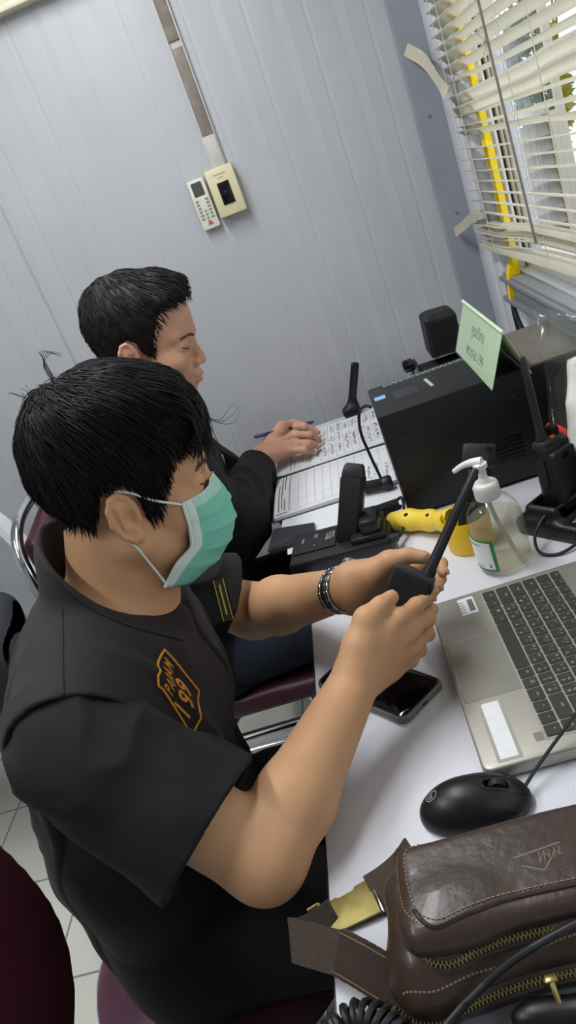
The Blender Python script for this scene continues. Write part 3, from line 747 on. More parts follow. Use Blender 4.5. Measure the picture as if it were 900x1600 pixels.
# ================================================================ phone
def phone():
    c = np.array([-.096, .812, TZ]); ax = nrm([-.66, .75, 0]); sd = np.cross([0, 0, 1], ax); M = M3(ax, sd, (0, 0, 1), c)
    t = thing('smartphone', c, 'black smartphone in a grey-green case lying face up under the masked man\'s wrist', 'phone')
    b = MB(); b.rrect(.163, .081, .013, .0005, .0105, M, bev=.0025, seg=3); b.build('case', M_case, t)
    b = MB(); b.rrect(.154, .072, .010, .0100, .0108, M, bev=.0003); b.build('screen', M_glassblk, t)
    b = MB(); b.rrect(.158, .076, .011, .0104, .0107, M); b.build('screen_rim', M_black, t)
    b = MB(); b.rrect(.010, .003, .001, 0, .0007, M @ M3((0, 1, 0), (0, 0, 1), (1, 0, 0), (-.0818, .0, .0055))); b.build('charging_port', M_blackgl, t)
    b = MB(); b.rrect(.02, .0025, .001, 0, .001, M @ M3((1, 0, 0), (0, 0, 1), (0, -1, 0), (.03, -.0405, .0055))); b.build('side_button', M_case, t)
phone()

# ================================================================ soap bottle
def bottle():
    c = np.array([.128, 1.010, TZ]); t = thing('pump_bottle', c, 'clear pump bottle of hand gel with white pump and green-edged label', 'bottle')
    M_clear = clear_mat('clear PET', (.97, .975, .975), .55, .045); M_liq = clear_mat('pale yellow gel', (.93, .91, .82), .1, .01, .10)
    T = TR(c) @ Matrix.Diagonal((1.06, 1.06, .97, 1)); b = MB()
    out = [(0, .004), (.022, .003), (.031, .0015), (.0355, .003), (.0375, .008), (.0378, .075), (.0372, .088), (.034, .100), (.027, .111), (.0165, .1185), (.0135, .121), (.013, .128)]
    b.lathe(out, T, 48); b.build('bottle_body', M_clear, t)
    b = MB(); inn = [(0, .0062), (.030, .0055), (.0355, .010), (.0362, .074), (.0358, .0865)]; b.lathe(inn + [(0, .0865)], T, 48); b.build('gel', M_liq, t)
    Mp = pm('white pump plastic', 'eeeeea', .3)
    b = MB(); b.lathe([(.0165, .118), (.0172, .1185), (.0172, .140), (.0158, .1425), (.008, .143), (.0072, .150), (0, .150)], T, 40)
    for k in range(40): a = 2 * PI * k / 40; b.box((.0173 * math.cos(a), .0173 * math.sin(a), .129), (.0006, .0008, .018), M=T)
    b.build('pump_collar', Mp, t)
    d = nrm([-.83, .45, 0]); b = MB()
    b.lathe([(.0058, .146), (.0058, .164), (.0085, .166), (.0098, .1695), (.0095, .174), (.006, .1765), (0, .177)], T, 28)
    z = np.array([0, 0, 1.]); P = smooth_path([c + z * .1715 - d * .004, c + z * .1715 + d * .012, c + z * .1680 + d * .026, c + z * .1605 + d * .040], 6)
    b.tube(P, [.0072, .0062, .0048, .0042, .0036], 14); b.build('pump_head', Mp, t)
    b = MB(); b.tube(smooth_path([c + z * .149, c + z * .10 + d * .001, c + z * .05 - d * .010, c + z * .008 - d * .022], 6), .0032, 10); b.build('dip_tube', pm('milky tube', 'e8e8e0', .3, tr=.3), t)
    # curved label on the side facing the laptop user
    lab = MB(); a0, a1 = math.radians(158), math.radians(246)
    def strip(b_, a0, a1, z0, z1, r, mi, cut=0):
        n = 18; v = []; f = []
        for i in range(n + 1):
            a = a0 + (a1 - a0) * i / n
            zb = z0; zt_ = z1
            v += [(r * math.cos(a), r * math.sin(a), zb), (r * math.cos(a), r * math.sin(a), zt_), ((r + .0004) * math.cos(a), (r + .0004) * math.sin(a), zt_), ((r + .0004) * math.cos(a), (r + .0004) * math.sin(a), zb)]
        for i in range(n):
            for q in range(4): f.append((i * 4 + q, i * 4 + (q + 1) % 4, i * 4 + 4 + (q + 1) % 4, i * 4 + 4 + q))
        f += [(0, 1, 2, 3), tuple(n * 4 + q for q in (3, 2, 1, 0))]
        b_._add(v, f, T, mi)
    strip(lab, a0, a1, .012, .066, .0381, 0); strip(lab, a0 + .12, a1 - .13, .016, .062, .0386, 1)
    for k, (za, zb, f0, f1) in enumerate(((.0575, .0585, .2, .75), (.0555, .0562, .2, .6), (.020, .0208, .4, .7))): strip(lab, a0 + .12 + (a1 - a0) * f0 * .8, a0 + .12 + (a1 - a0) * f1 * .8, za, zb, .0391, 2)
    strip(lab, a1 - .32, a1 - .24, .019, .025, .0391, 2)
    lab.build('label', [pm('green label', '2f8a45', .4), pm('white label', 'eef0ee', .4), pm('label print', '8c9094', .5)], t)
bottle()

# ================================================================ yellow mug
def mug():
    c = np.array([.0945, 1.092, TZ]); t = thing('mug', c, 'yellow mug with a fat curved handle standing before the black computer box', 'mug')
    b = MB(); b.lathe([(0, .0), (.034, 0), (.0365, .003), (.0385, .056), (.0375, .058), (.0358, .056), (.0335, .010), (0, .008)], TR(c), 44); b.build('cup', M_yellow, t)
    M_yp = pm('pale yellow plastic', 'efd04a', .42, var=.05, vscale=30)
    S = SDF(); S.chain([(-.012, 1.215, TZ + .022), (.014, 1.198, TZ + .0225), (.046, 1.166, TZ + .026), (.064, 1.136, TZ + .034)], [.0155, .0185, .0178, .0145], .012)
    S.cone((.066, 1.130, TZ + .036), (.074, 1.118, TZ + .039), .019, .021, .008); S.cone((.072, 1.122, TZ + .041), (.086, 1.10, TZ + .046), .015, .017, .003, 's')
    sdf_obj('handle', S, .0017, M_yp, t)
    b = MB(); b.ell((.010, 1.187, TZ + .0400), (.004, .003, .0025)); b.build('dark_spot', M_black, t); b = MB(); b.ell((.043, 1.154, TZ + .0435), (.0035, .003, .0025)); b.build('dark_spot', M_black, t)
    # black clip microphone standing in the mug
    t = thing('clip_microphone', c + np.array([0, 0, .009]), 'black handheld microphone standing upright in the yellow mug', 'microphone')
    b = MB(); zz = nrm(yp(742, 732, 1.125) - np.array([.094, 1.092, TZ + .012])); xx = nrm(np.array([1, -.15, 0]) - zz * (zz @ np.array([1, -.15, 0]))); Mm = M3(xx, np.cross(zz, xx), zz, (.094, 1.092, TZ + .012)); 
    b.rrect(.040, .030, .008, 0, .060, Mm, bev=.004); b.build('body', M_black, t)
    b = MB(); b.rrect(.036, .024, .006, .060, .112, Mm @ TR((.006, 0, 0)), bev=.004); b.build('neck', M_black_m, t)
    b = MB(); b.box((.004, 0, .133), (.050, .030, .036), M=Mm, bev=.006); b.build('head', M_dkgrey, t)
    b = MB(); b.box((.025, -.010, .135), (.010, .016, .034), M=Mm, bev=.003); b.lathe([(0, .0), (.004, 0), (.004, .004), (0, .0045)], Mm @ TR((.018, -.017, .145), rx=PI / 2), 16); b.build('clip', M_black, t)
mug()

# ================================================================ black computer box, second box, tent sign, antennas
def boxes():
    x0, x1, y0, y1, z1 = .016, .268, 1.246, 1.418, .951; cx, cy = (x0 + x1) / 2, (y0 + y1) / 2
    t = thing('computer_box', (cx, cy, TZ), 'large black metal computer box with blue sticker under the green tent sign', 'computer')
    b = MB(); b.box((cx, cy, (TZ + .006 + z1) / 2), (x1 - x0, y1 - y0, z1 - TZ - .006), bev=.0035, seg=2); b.build('case', M_steel, t)
    for x in (x0 + .025, x1 - .025):
        for y in (y0 + .02, y1 - .02):
            b = MB(); b.cyl((x, y, TZ), (x, y, TZ + .008), .009, n=14); b.build('foot', M_rubber, t)
    b = MB(); M_vent = pm('pale vent slot', 'a9b4b8', .5)
    for r_ in range(2):
        k = 0; x = .045
        while x < .245:
            L = [.006, .004, .008, .005][k % 4] if r_ == 0 else .0075
            b.box((x + L / 2, y1 - .010 - r_ * .008, z1 + .0002), (L, .0035 if r_ == 0 else .0018, .0006), mi=0); x += L + (.0022 if r_ == 0 else .003); k += 1
    b.build('vent_slots', M_vent, t)
    b = MB(); b.rrect(.020, .020, .001, 0, .0006, TR((x0 + .016, y0 + .098, z1))); b.build('blue_sticker', pm('pale blue sticker', '86b4ec', .5), t)
    b = MB(); b.rrect(.006, .052, .001, 0, .0006, TR((.122, y0 + .092, z1), rz=.1)); b.build('silver_strip', pm('silver strip', 'd6d6c8', .3, metal=.4), t)
    b = MB(); b.rrect(.045, .050, .001, 0, .0005, TR((.078, y0 + .082, z1))); b.build('dark_label', M_blackgl, t)
    b = MB()
    for x, z in ((.045, .90), (.045, .79), (.24, .91)): b.cyl((x, y0 + .001, z), (x, y0 - .0015, z), .003, n=12)
    b.build('screw', M_dkgrey, t)
    b = MB()
    for r_ in range(6): b.box((.215, y0 - .0002, .80 + r_ * .008), (.05, .001, .003))
    b.build('side_vents', M_blackgl, t)
    # second box
    t = thing('equipment_box', (.325, 1.345, TZ), 'grey-topped black equipment box beside the window right of the computer box', 'box')
    b = MB(); b.box((.3235, 1.35, .852), (.100, .216, .192), bev=.004); b.build('case', M_black, t)
    b = MB(); b.box((.3235, 1.35, .9505), (.101, .217, .006), bev=.002); b.build('lid', pm('brown-grey dusty top', '6a635c', .55, var=.1, vscale=20), t)
    for x in (.29, .357):
        for y in (1.26, 1.44):
            b = MB(); b.cyl((x, y, TZ), (x, y, TZ + .008), .008, n=12); b.build('foot', M_rubber, t)
    # tent sign
    ya, yb, zb, zr = 1.178, 1.462, z1 + .001, 1.036
    t = thing('tent_sign', (.232, 1.32, zb), 'pale green folded tent sign in clear acrylic standing on the computer box', 'sign')
    M_gp = pm('pale green paper', 'd0e6c2', .6, var=.02); M_ac = clear_mat('clear acrylic', (.97, .98, .97), .4, .03)
    n1 = np.array([-(zr - zb), 0, -.035]); 
    def panel(xb, xr, yo, nm, ms, out):
        d = nrm([xr - xb, 0, zr - zb]); L = math.hypot(xr - xb, zr - zb); nn = np.cross((0, 1, 0), d) * out
        M = M3((0, 1, 0), d, np.cross((0, 1, 0), d), (xb, (ya + yb) / 2 + yo, zb)); return M, L, nn
    M, L, nn = panel(.198, .234, 0, '', None, -1)
    b = MB(); b.rrect(yb - ya - .006, L - .004, .001, -.0004, .0004, M @ TR((0, L / 2, 0))); pap = b.build('green_paper', M_gp, t)
    b = MB(); b.rrect(yb - ya, L, .001, -.0016, -.0006, M @ TR((0, L / 2, 0))); b.build('acrylic_panel', M_ac, t)
    Mt = M @ M3((-1, 0, 0), (0, 1, 0), (0, 0, -1), (0, 0, -.0005))
    b = MB(); b.text('\u0e28\u0e39\u0e19\u0e22\u0e4c\u0e27\u0e34\u0e17\u0e22\u0e38', .026, Mt @ TR((0, L * .68, 0)), .0001); b.text('\u0e1e\u0e23\u0e30\u0e23\u0e32\u0e21 199', .026, Mt @ TR((0, L * .28, 0)), .0001); b.build('lettering', pm('grey-green print', '64786a', .6), pap)
    M, L, nn = panel(.268, .238, .016, '', None, 1)
    b = MB(); b.rrect(yb - ya - .006, L - .004, .001, -.0004, .0004, M @ TR((0, L / 2, 0))); b.build('green_paper', M_gp, t)
    b = MB(); b.rrect(yb - ya, L, .001, .0006, .0016, M @ TR((0, L / 2, 0))); b.build('acrylic_panel', M_ac, t)
    b = MB(); b.cyl((.236, ya + .004, zr + .001), (.236, yb + .01, zr + .001), .003, n=8); b.build('ridge', M_gp, t)
    # flat paddle antenna on the ledger
    t = thing('paddle_antenna', (-.034, 1.905, TZ), 'slim black paddle antenna standing on the ledger by the far wall', 'antenna')
    pb = np.array([-.034, 1.905, TZ + .014]); pt = yp(555, 566, 1.905); pz = nrm(pt - pb); pxx = nrm(np.array([1, 0, 0]) - pz * pz[0]); PR = np.stack([pxx, np.cross(pz, pxx), pz], 1); pl = np.linalg.norm(pt - pb)
    S = SDF(); S.box((pb + pt) / 2, (.0105, .007, pl / 2), .006, PR, k=.01); S.box(pb + np.array([0, 0, -.002]), (.020, .013, .012), .005, k=.03); S.plane((0, 0, TZ + .0045), (0, 0, -1))
    sdf_obj('paddle', S, .002, M_black, t)
    # speaker and bracket behind the computer box
    t = thing('desk_speaker', (.18, 1.66, TZ), 'black speaker on a round metal stand behind the computer box', 'speaker')
    y = 1.66
    S = SDF(); S.box((.207, y, .948), (.034, .040, .046), .016, np.array(Matrix.Rotation(.06, 3, 'Y')), k=.01); S.box((.181, y, .948), (.010, .040, .044), .008, np.array(Matrix.Rotation(.06, 3, 'Y')), k=.004); sdf_obj('speaker_box', S, .002, M_black_m, t)
    b = MB(); b.lathe([(.0, -.052), (.040, -.052), (.043, -.047), (.043, -.038), (.028, -.034), (.027, .05), (.034, .054), (.034, .085), (0, .085)], M3((0, 1, 0), (0, 0, 1), (1, 0, 0), (.175, y, .865)), 32); b.build('barrel', M_black, t)
    b = MB(); b.lathe([(.0, 0), (.013, 0), (.014, .003), (.014, .018), (.010, .022), (0, .022)], M3((0, 1, 0), (0, 0, 1), (-1, 0, 0), (.128, y - .02, .905)), 20); b.build('knob', M_blackgl, t)
    b = MB(); b.lathe([(.0, 0), (.013, 0), (.014, .003), (.014, .020), (.010, .024), (0, .024)], M3((0, 1, 0), (0, 0, 1), (-1, 0, 0), (.124, y - .015, .855)), 20); b.build('knob', M_blackgl, t)
    b = MB(); b.box((.165, y, .80), (.05, .05, .10), bev=.005); b.box((.165, y, TZ + .006), (.12, .10, .012), bev=.004); b.build('stand', M_black, t)
    b = MB(); b.tube(smooth_path([(.105, y - .015, .853), (.085, y - .01, .840), (.075, y, .80), (.08, y + .03, .756)], 6), .0028, 8); b.build('lead', M_rubber, t)
    b = MB(); b.tube(smooth_path([(.238, y - .02, .95), (.26, y - .01, .945), (.275, y + .02, .90), (.27, y + .06, .755)], 6), .002, 8); b.build('lead', M_rubber, t)
boxes()

# ================================================================ ledger and loose papers
def ledger():
    t = thing('ledger_book', (-.12, 1.63, TZ), 'open ruled ledger covered in handwriting under the second man\'s hand', 'book')
    M_pg = pm('ruled page', 'dfe0e4', .6, var=.02); M_pen = pm('grey handwriting', '55575f', .7); M_rule = pm('printed rules', '7f838c', .7); M_hd = pm('printed heading', '3e4148', .7)
    # the book's spine runs along X; far page and near page
    a = np.array([-.238, 1.628, 0]); bdir = nrm([.99, -.03, 0]); up = nrm([.03, .99, 0])
    def page(name, y0, y1, w, z, seed, ruled):
        pm_ = MB(); nx, ny = 14, 10; v = []; f = []
        P = lambda u, s: a + bdir * u + up * s
        hgt = lambda u, s: z + .004 * math.sin(max(0, min(1, (s - y0) / (y1 - y0))) * PI) + .001 * math.sin(u * 20 + seed)
        for i in range(nx + 1):
            for j in range(ny + 1):
                u = w * i / nx; s = y0 + (y1 - y0) * j / ny; q = P(u, s); v.append((q[0], q[1], hgt(u, s)))
        for i in range(nx):
            for j in range(ny): f.append((i * (ny + 1) + j, (i + 1) * (ny + 1) + j, (i + 1) * (ny + 1) + j + 1, i * (ny + 1) + j + 1))
        n0 = len(v); v += [(p[0], p[1], TZ + .001) for p in v[:]]; f += [tuple(k + n0 for k in q[::-1]) for q in f[:]]
        edge = [i * (ny + 1) for i in range(nx + 1)] + [nx * (ny + 1) + j for j in range(1, ny + 1)] + [i * (ny + 1) + ny for i in range(nx - 1, -1, -1)] + [j for j in range(ny - 1, 0, -1)]
        for k in range(len(edge)): e0, e1 = edge[k], edge[(k + 1) % len(edge)]; f.append((e1, e0, e0 + n0, e1 + n0))
        pm_._add(v, f); pg = pm_.build(name, M_pg, t)
        r = np.random.default_rng(seed); g = MB(); dz = .0004
        def dash(u0, s0, u1, s1, w_, mi):
            p, q = P(u0, s0), P(u1, s1); d = nrm(q - p); n = np.cross([0, 0, 1], d) * w_ / 2
            o = len(g.v); g.v += [tuple((*(p - n)[:2], hgt(u0, s0) + dz)), tuple((*(q - n)[:2], hgt(u1, s1) + dz)), tuple((*(q + n)[:2], hgt(u1, s1) + dz)), tuple((*(p + n)[:2], hgt(u0, s0) + dz))]; g.f.append((o, o + 1, o + 2, o + 3)); g.mi.append(mi)
        # rules run away from the reader's spine (across the page), columns along it
        nl = 13
        for k in range(nl + 1):
            u = .035 + (w - .045) * k / nl
            for q in range(6): dash(u, y0 + .012 + (y1 - y0 - .022) * q / 6, u, y0 + .012 + (y1 - y0 - .022) * (q + 1) / 6, .0006, 0)
        for sv in ((.012, .05, .18, .23) if ruled else (.008, .06, .12, .19, y1 - .02 - y0)):
            for q in range(8): dash(.012 + (w - .022) * q / 8, y0 + sv, .012 + (w - .022) * (q + 1) / 8, y0 + sv, .0006, 0)
        for q in range(6): dash(.033, y0 + .012 + (y1 - y0 - .022) * q / 6, .033, y0 + .012 + (y1 - y0 - .022) * (q + 1) / 6, .0011, 2)
        if ruled:
            for k, (u, s0, s1) in enumerate(((.010, .02, .15), (.0165, .03, .19), (.0165, .20, .23), (.023, .02, .07), (.023, .12, .2))):
                s = s0
                while s < s1: dash(u, y0 + s, u, y0 + s + .005, .0022, 2); s += .0066
            for k in range(9): dash(.006 + k * .0028, y0 + .006, .006 + k * .0028, y0 + .012, .0016, 2)
        # handwriting
        for k in range(nl):
            for part in range(3 if not ruled else 1):
                if ruled and (w * k / nl) < w * .62: continue
                u = .035 + (w - .045) * (k + .5) / nl; s = y0 + .02 + part * (y1 - y0 - .04) / 3 + r.uniform(0, .02); e = s + r.uniform(.03, .07)
                while s < min(e, y1 - .016):
                    l = r.uniform(.002, .006); du = r.normal() * .0022; dash(u + du, s, u + du + r.normal() * .003, s + l, .0011, 1); s += l * .9
                    if r.random() < .4: dash(u - .003, s, u + .003, s + .0005, .001, 1)
        m = mesh_obj('writing', g.v, g.f, [M_rule, M_pen, M_hd], pg, None, g.mi, smooth=False)
    page('far_page', .004, .245, .285, TZ + .011, 3, False)
    page('near_page', -.208, -.004, .285, TZ + .009, 5, True)
    b = MB(); b.ribbon(smooth_path([(*(a + bdir * .0)[:2], TZ + .010), (*(a + bdir * .14)[:2], TZ + .0102), (*(a + bdir * .287)[:2], TZ + .010)], 4), up, .006, .0012); b.build('spine_gutter', pm('gutter', '3b3d42', .7), t)
    b = MB(); b.prism([tuple((a + bdir * u + up * s)[:2]) for u, s in ((-.006, -.214), (.291, -.214), (.291, .25), (-.006, .25))], TZ, TZ + .0015); b.build('cover', pm('dark cover', '3a3d44', .6), t)
    # papers fanned beneath
    for k, (o_, rz, lab) in enumerate((((-.085, 1.375), -.05, 'topmost loose white sheet sticking out below the open ledger'), ((-.075, 1.352), .02, 'lowest loose white sheet lying on the desk below the open ledger'))):
        b = MB(); b.box((0, 0, 0), (.29, .18, .0006), M=TR((o_[0], o_[1], TZ + .0009 - .0006 * k), rz=rz)); 
        o = b.build('paper_sheet', M_pg, loc=(o_[0], o_[1], TZ + .0009 - .0006 * k)); tag(o, lab, 'paper', 'loose sheets by the ledger')
ledger()

# ================================================================ radio base unit in the middle, folder, coiled cords
def base_unit():
    M_lbl = pm('white print', 'b9bcc0', .6)
    t = thing('desk_radio', (-.10, 1.19, TZ), 'black radio base unit with tall upright slab and coiled cord beside the ledger', 'radio base')
    R = TR((-.105, 1.205, 0), rz=-.13)
    b = MB(); b.prism([(-.095, -.06), (.085, -.06), (.085, .045), (-.095, .045)], TZ + .001, TZ + .030, R, bev=.004); b.build('base', M_black, t)
    b = MB(); b.prism([(-.093, -.030), (-.012, -.030), (-.012, .043), (-.093, .043)], TZ + .0298, TZ + .0325, R, bev=.001); pl = b.build('label_panel', M_black_m, t)
    b = MB(); zz = TZ + .0327
    for k, (x, y, s, w) in enumerate(((-.075, .012, 'TALK', .007), (-.05, .02, '((\u2022))', .009), (-.052, -.012, '\u2022\u2022', .008), (-.03, .008, 'POWER', .007), (-.024, .010, 'VOLUME', .0065), (-.018, .012, 'SPEAKER', .006))):
        b.text(s, w, R @ M3((0, -1, 0), (1, 0, 0), (0, 0, 1), (x, y, zz)), .0001, res=1)
    b.build('panel_print', M_lbl, pl)
    # upright slab leaning towards the window
    A = np.array([-.113, 1.193, TZ + .028]); B = yp(538, 726, 1.215); d = nrm(B - A); L = np.linalg.norm(B - A)
    xx = nrm(np.array([1, -.22, 0]) - d * (np.array([1, -.22, 0]) @ d)); yy = np.cross(d, xx)
    Ms = M3(xx, yy, d, A + xx * .018)
    b = MB(); b.prism([(-.021, -.012), (.013, -.012), (.019, -.006), (.019, .012), (-.021, .012)], 0, L - .018, Ms, bev=.003); b.build('slab', M_black_m, t)
    b = MB(); b.box((-.001, 0, L - .008), (.040, .025, .022), M=Ms, bev=.004, taper=.8); b.build('slab_cap', M_dkgrey, t)
    b = MB(); b.rrect(.012, .036, .004, 0, .001, Ms @ M3((0, 1, 0), (0, 0, 1), (1, 0, 0), (.0188, .001, L * .55))); b.build('grey_badge', pm('silver badge', '8d9094', .4), t)
    b = MB(); b.box((.048, -.004, TZ + .034), (.06, .085, .012), M=R, bev=.004); b.box((.055, -.01, TZ + .050), (.036, .06, .03), M=R, bev=.008); b.build('cord_socket_block', M_black, t)
    def coil(p0, p1, r, turns, wire, sag=.0):
        p0 = np.asarray(p0, float); p1 = np.asarray(p1, float); d = nrm(p1 - p0); u = nrm(np.cross(d, [0, 0, 1])); w = np.cross(u, d); n = turns * 12; out = []
        for i in range(n + 1):
            tt = i / n; c = p0 + (p1 - p0) * tt + np.array([0, 0, -sag * math.sin(PI * tt)]); a = 2 * PI * turns * tt
            out.append(c + u * r * math.cos(a) + w * r * math.sin(a))
        return out
    b = MB(); b.tube(coil((-.055, 1.245, TZ + .035), (.004, 1.262, TZ + .028), .0085, 14, .003), .0029, 6); b.build('coiled_cord', M_rubber, t)
    b = MB(); b.tube(smooth_path([(.004, 1.262, TZ + .036), (.012, 1.258, TZ + .040), (.012, 1.235, TZ + .036), (.001, 1.19, TZ + .02), (-.012, 1.165, TZ + .016), (-.022, 1.155, TZ + .02)], 6), .0030, 8); b.build('cord_tail', M_rubber, t)
    b = MB(); b.box((-.024, 1.154, TZ + .022), (.022, .014, .012), bev=.003); b.build('plug', M_dkgrey, t)
    # loose handset cord behind: coil lying on the papers, lead rising to the computer box
    t = thing('handset_cord', (-.02, 1.40, TZ + .02), 'black coiled cord lying on the papers, its lead rising to the computer box', 'cord')
    b = MB(); b.tube(coil((-.055, 1.405, TZ + .018), (-.012, 1.392, TZ + .018), .009, 9, .003), .0034, 6); b.build('coil', M_rubber, t)
    b = MB(); b.lathe([(0, 0), (.012, 0), (.014, .004), (.014, .016), (.010, .021), (0, .021)], M3((0, 1, 0), (0, 0, 1), (1, 0, 0), (-.014, 1.392, TZ + .0178)), 20); b.build('plug', M_rubber, t)
    b = MB(); b.tube(smooth_path([(-.012, 1.392, TZ + .028), (-.018, 1.40, TZ + .08), (-.021, 1.402, TZ + .13), (-.012, 1.39, TZ + .172), (.002, 1.375, TZ + .186), (.012, 1.365, TZ + .184)], 8), .0030, 8); b.build('lead', M_rubber, t)
    # flat black folder at the desk edge
    t = thing('black_folder', (-.24, 1.31, TZ), 'flat black document folder jutting over the desk edge beside the radio base', 'folder')
    b = MB(); b.prism([(-.160, 1.276), (-.160, 1.340), (-.245, 1.37), (-.255, 1.285)], TZ, TZ + .010, None, bev=.002); b.build('covers', M_dkgrey, t)
    b = MB(); b.prism([(-.163, 1.280), (-.163, 1.337), (-.240, 1.365), (-.250, 1.290)], TZ + .010, TZ + .0112); b.build('label_panel', pm('charcoal cloth', '2b2d31', .8), t)
base_unit()

# ================================================================ walkie-talkie builder (local: x width, y thickness, z up from the bottom)
def radio_parts(t, M, knob_red=True, ant=.15, knob=True):
    b = MB(); b.prism([(-.024, -.014), (-.027, -.008), (-.027, .010), (-.022, .016), (.022, .016), (.027, .010), (.027, -.008), (.024, -.014)], 0, .108, M, bev=.003); b.build('body', M_black, t)
    b = MB(); b.rrect(.050, .0935, .006, 0, .014, M @ M3((1, 0, 0), (0, 0, 1), (0, -1, 0), (0, -.010, .052)), bev=.003); bt = b.build('battery', M_black_m, t)
    b = MB(); b.rrect(.014, .008, .003, 0, .002, M @ M3((1, 0, 0), (0, 0, 1), (0, -1, 0), (0, -.0235, .088))); b.build('latch', M_blackgl, bt)
    b = MB(); b.box((.0, .001, .110), (.050, .026, .012), M=M, bev=.004); b.build('top_cap', M_dkgrey, t)
    b = MB(); b.rrect(.034, .040, .004, 0, .0022, M @ M3((-1, 0, 0), (0, 0, 1), (0, 1, 0), (0, .0155, .072))); b.build('speaker_grille', M_black_m, t)
    b = MB()
    for r_ in range(3):
        for c_ in range(3): b.rrect(.009, .006, .002, 0, .002, M @ M3((-1, 0, 0), (0, 0, 1), (0, 1, 0), ((c_ - 1) * .0125, .0155, .038 - r_ * .0095)))
    b.build('keypad', M_dkgrey, t)
    b = MB(); b.rrect(.014, .044, .004, 0, .003, M @ M3((0, 1, 0), (0, 0, 1), (1, 0, 0), (-.030, .0, .070))); b.build('talk_button', M_rubber, t)
    if knob:
      b = MB(); b.lathe([(.0, .114), (.0085, .114), (.009, .116), (.0082, .129), (.007, .131), (0, .131)], M @ TR((.012, 0, 0)), 18)
      for k in range(14): a = 2 * PI * k / 14; b.box((.0088 * math.cos(a), .0088 * math.sin(a), .122), (.0012, .0012, .012), M=M @ TR((.012, 0, 0)))
      b.build('volume_knob', M_black, t)
    b = MB(); b.lathe([(.0085, .113), (.0085, .121), (.0066, .128), (.006, .128 + ant * .5), (.0048, .128 + ant - .004), (.003, .128 + ant), (0, .128 + ant)], M @ TR((-.014, .001, 0)), 18); b.build('antenna', M_rubber, t)
    if knob_red:
        b = MB(); b.rrect(.008, .006, .002, .1155, .119, M @ TR((0, -.008, 0))); b.build('emergency_button', pm('orange button', 'd9532f', .4), t)
def charger_radio():
    M = M3(nrm([.80, .60, 0]), nrm([-.60, .80, .0]), (0, 0, 1), (.242, 1.078, TZ + .022)) @ TR((0, 0, 0), rx=-.08, ry=.10)
    t = thing('desk_walkie_talkie', (.2285, 1.075, TZ + .022), 'black walkie-talkie with orange button standing in its charger by the window', 'radio')
    radio_parts(t, M, True, .118)
    b = MB(); b.box((.034, .004, .075), (.012, .014, .035), M=M, bev=.003); b.cyl((.034, .004, .093), (.036, .002, .104), .006, n=10, M=M); b.build('side_plug', M_black, t)
    t = thing('radio_charger', (.225, 1.07, TZ), 'black charging cradle holding the walkie-talkie right of the pump bottle', 'charger')
    Mc = M3(nrm([.80, .60, 0]), nrm([-.60, .80, 0]), (0, 0, 1), (.238, 1.072, TZ))
    S = SDF(); R3 = np.array(Mc.to_3x3()); c3 = np.array(Mc.translation)
    S.box(c3 + R3 @ np.array([0, -.004, .013]), (.052, .058, .015), .009, R3, k=.01); S.box(c3 + R3 @ np.array([0, .008, .026]), (.042, .030, .022), .009, R3, k=.016)
    S.box(c3 + R3 @ np.array([0, 0.001, .064]), (.030, .0265, .045), .004, R3, k=.004, op='s'); S.plane((0, 0, TZ), (0, 0, -1))
    sdf_obj('cradle', S, .0018, M_black, t)
    b = MB(); b.text('\u25cf\u25cf', .007, M3(nrm([.80, .60, 0]), nrm([-.60, .80, 0]), (0, 0, 1), c3 + R3 @ np.array([-.03, -.045, .0285])), .0002); b.build('indicator', pm('grey lamp', '9b9da0', .4), t)
    b = MB(); lp = smooth_path([(.285, 1.03, TZ + .035), (.245, 1.00, TZ + .012), (.205, .985, TZ + .004), (.178, 1.0, TZ + .0045), (.180, 1.025, TZ + .02), (.205, 1.045, TZ + .036), (.235, 1.05, TZ + .042), (.27, 1.06, TZ + .05), (.30, 1.07, TZ + .04)], 8); b.tube(lp, .0024, 8); b.build('cable', M_rubber, t)
    t = thing('desk_walkie_talkie', (.292, 1.115, TZ), 'black walkie-talkie half cut off by the right edge of the photo beside the window', 'radio')
    M2 = M3(nrm([.75, .66, 0]), nrm([-.66, .75, 0]), (0, 0, 1), (.330, 1.085, TZ)) @ TR((0, 0, 0), rx=-.06)
    radio_parts(t, M2, False, .11)
charger_radio()

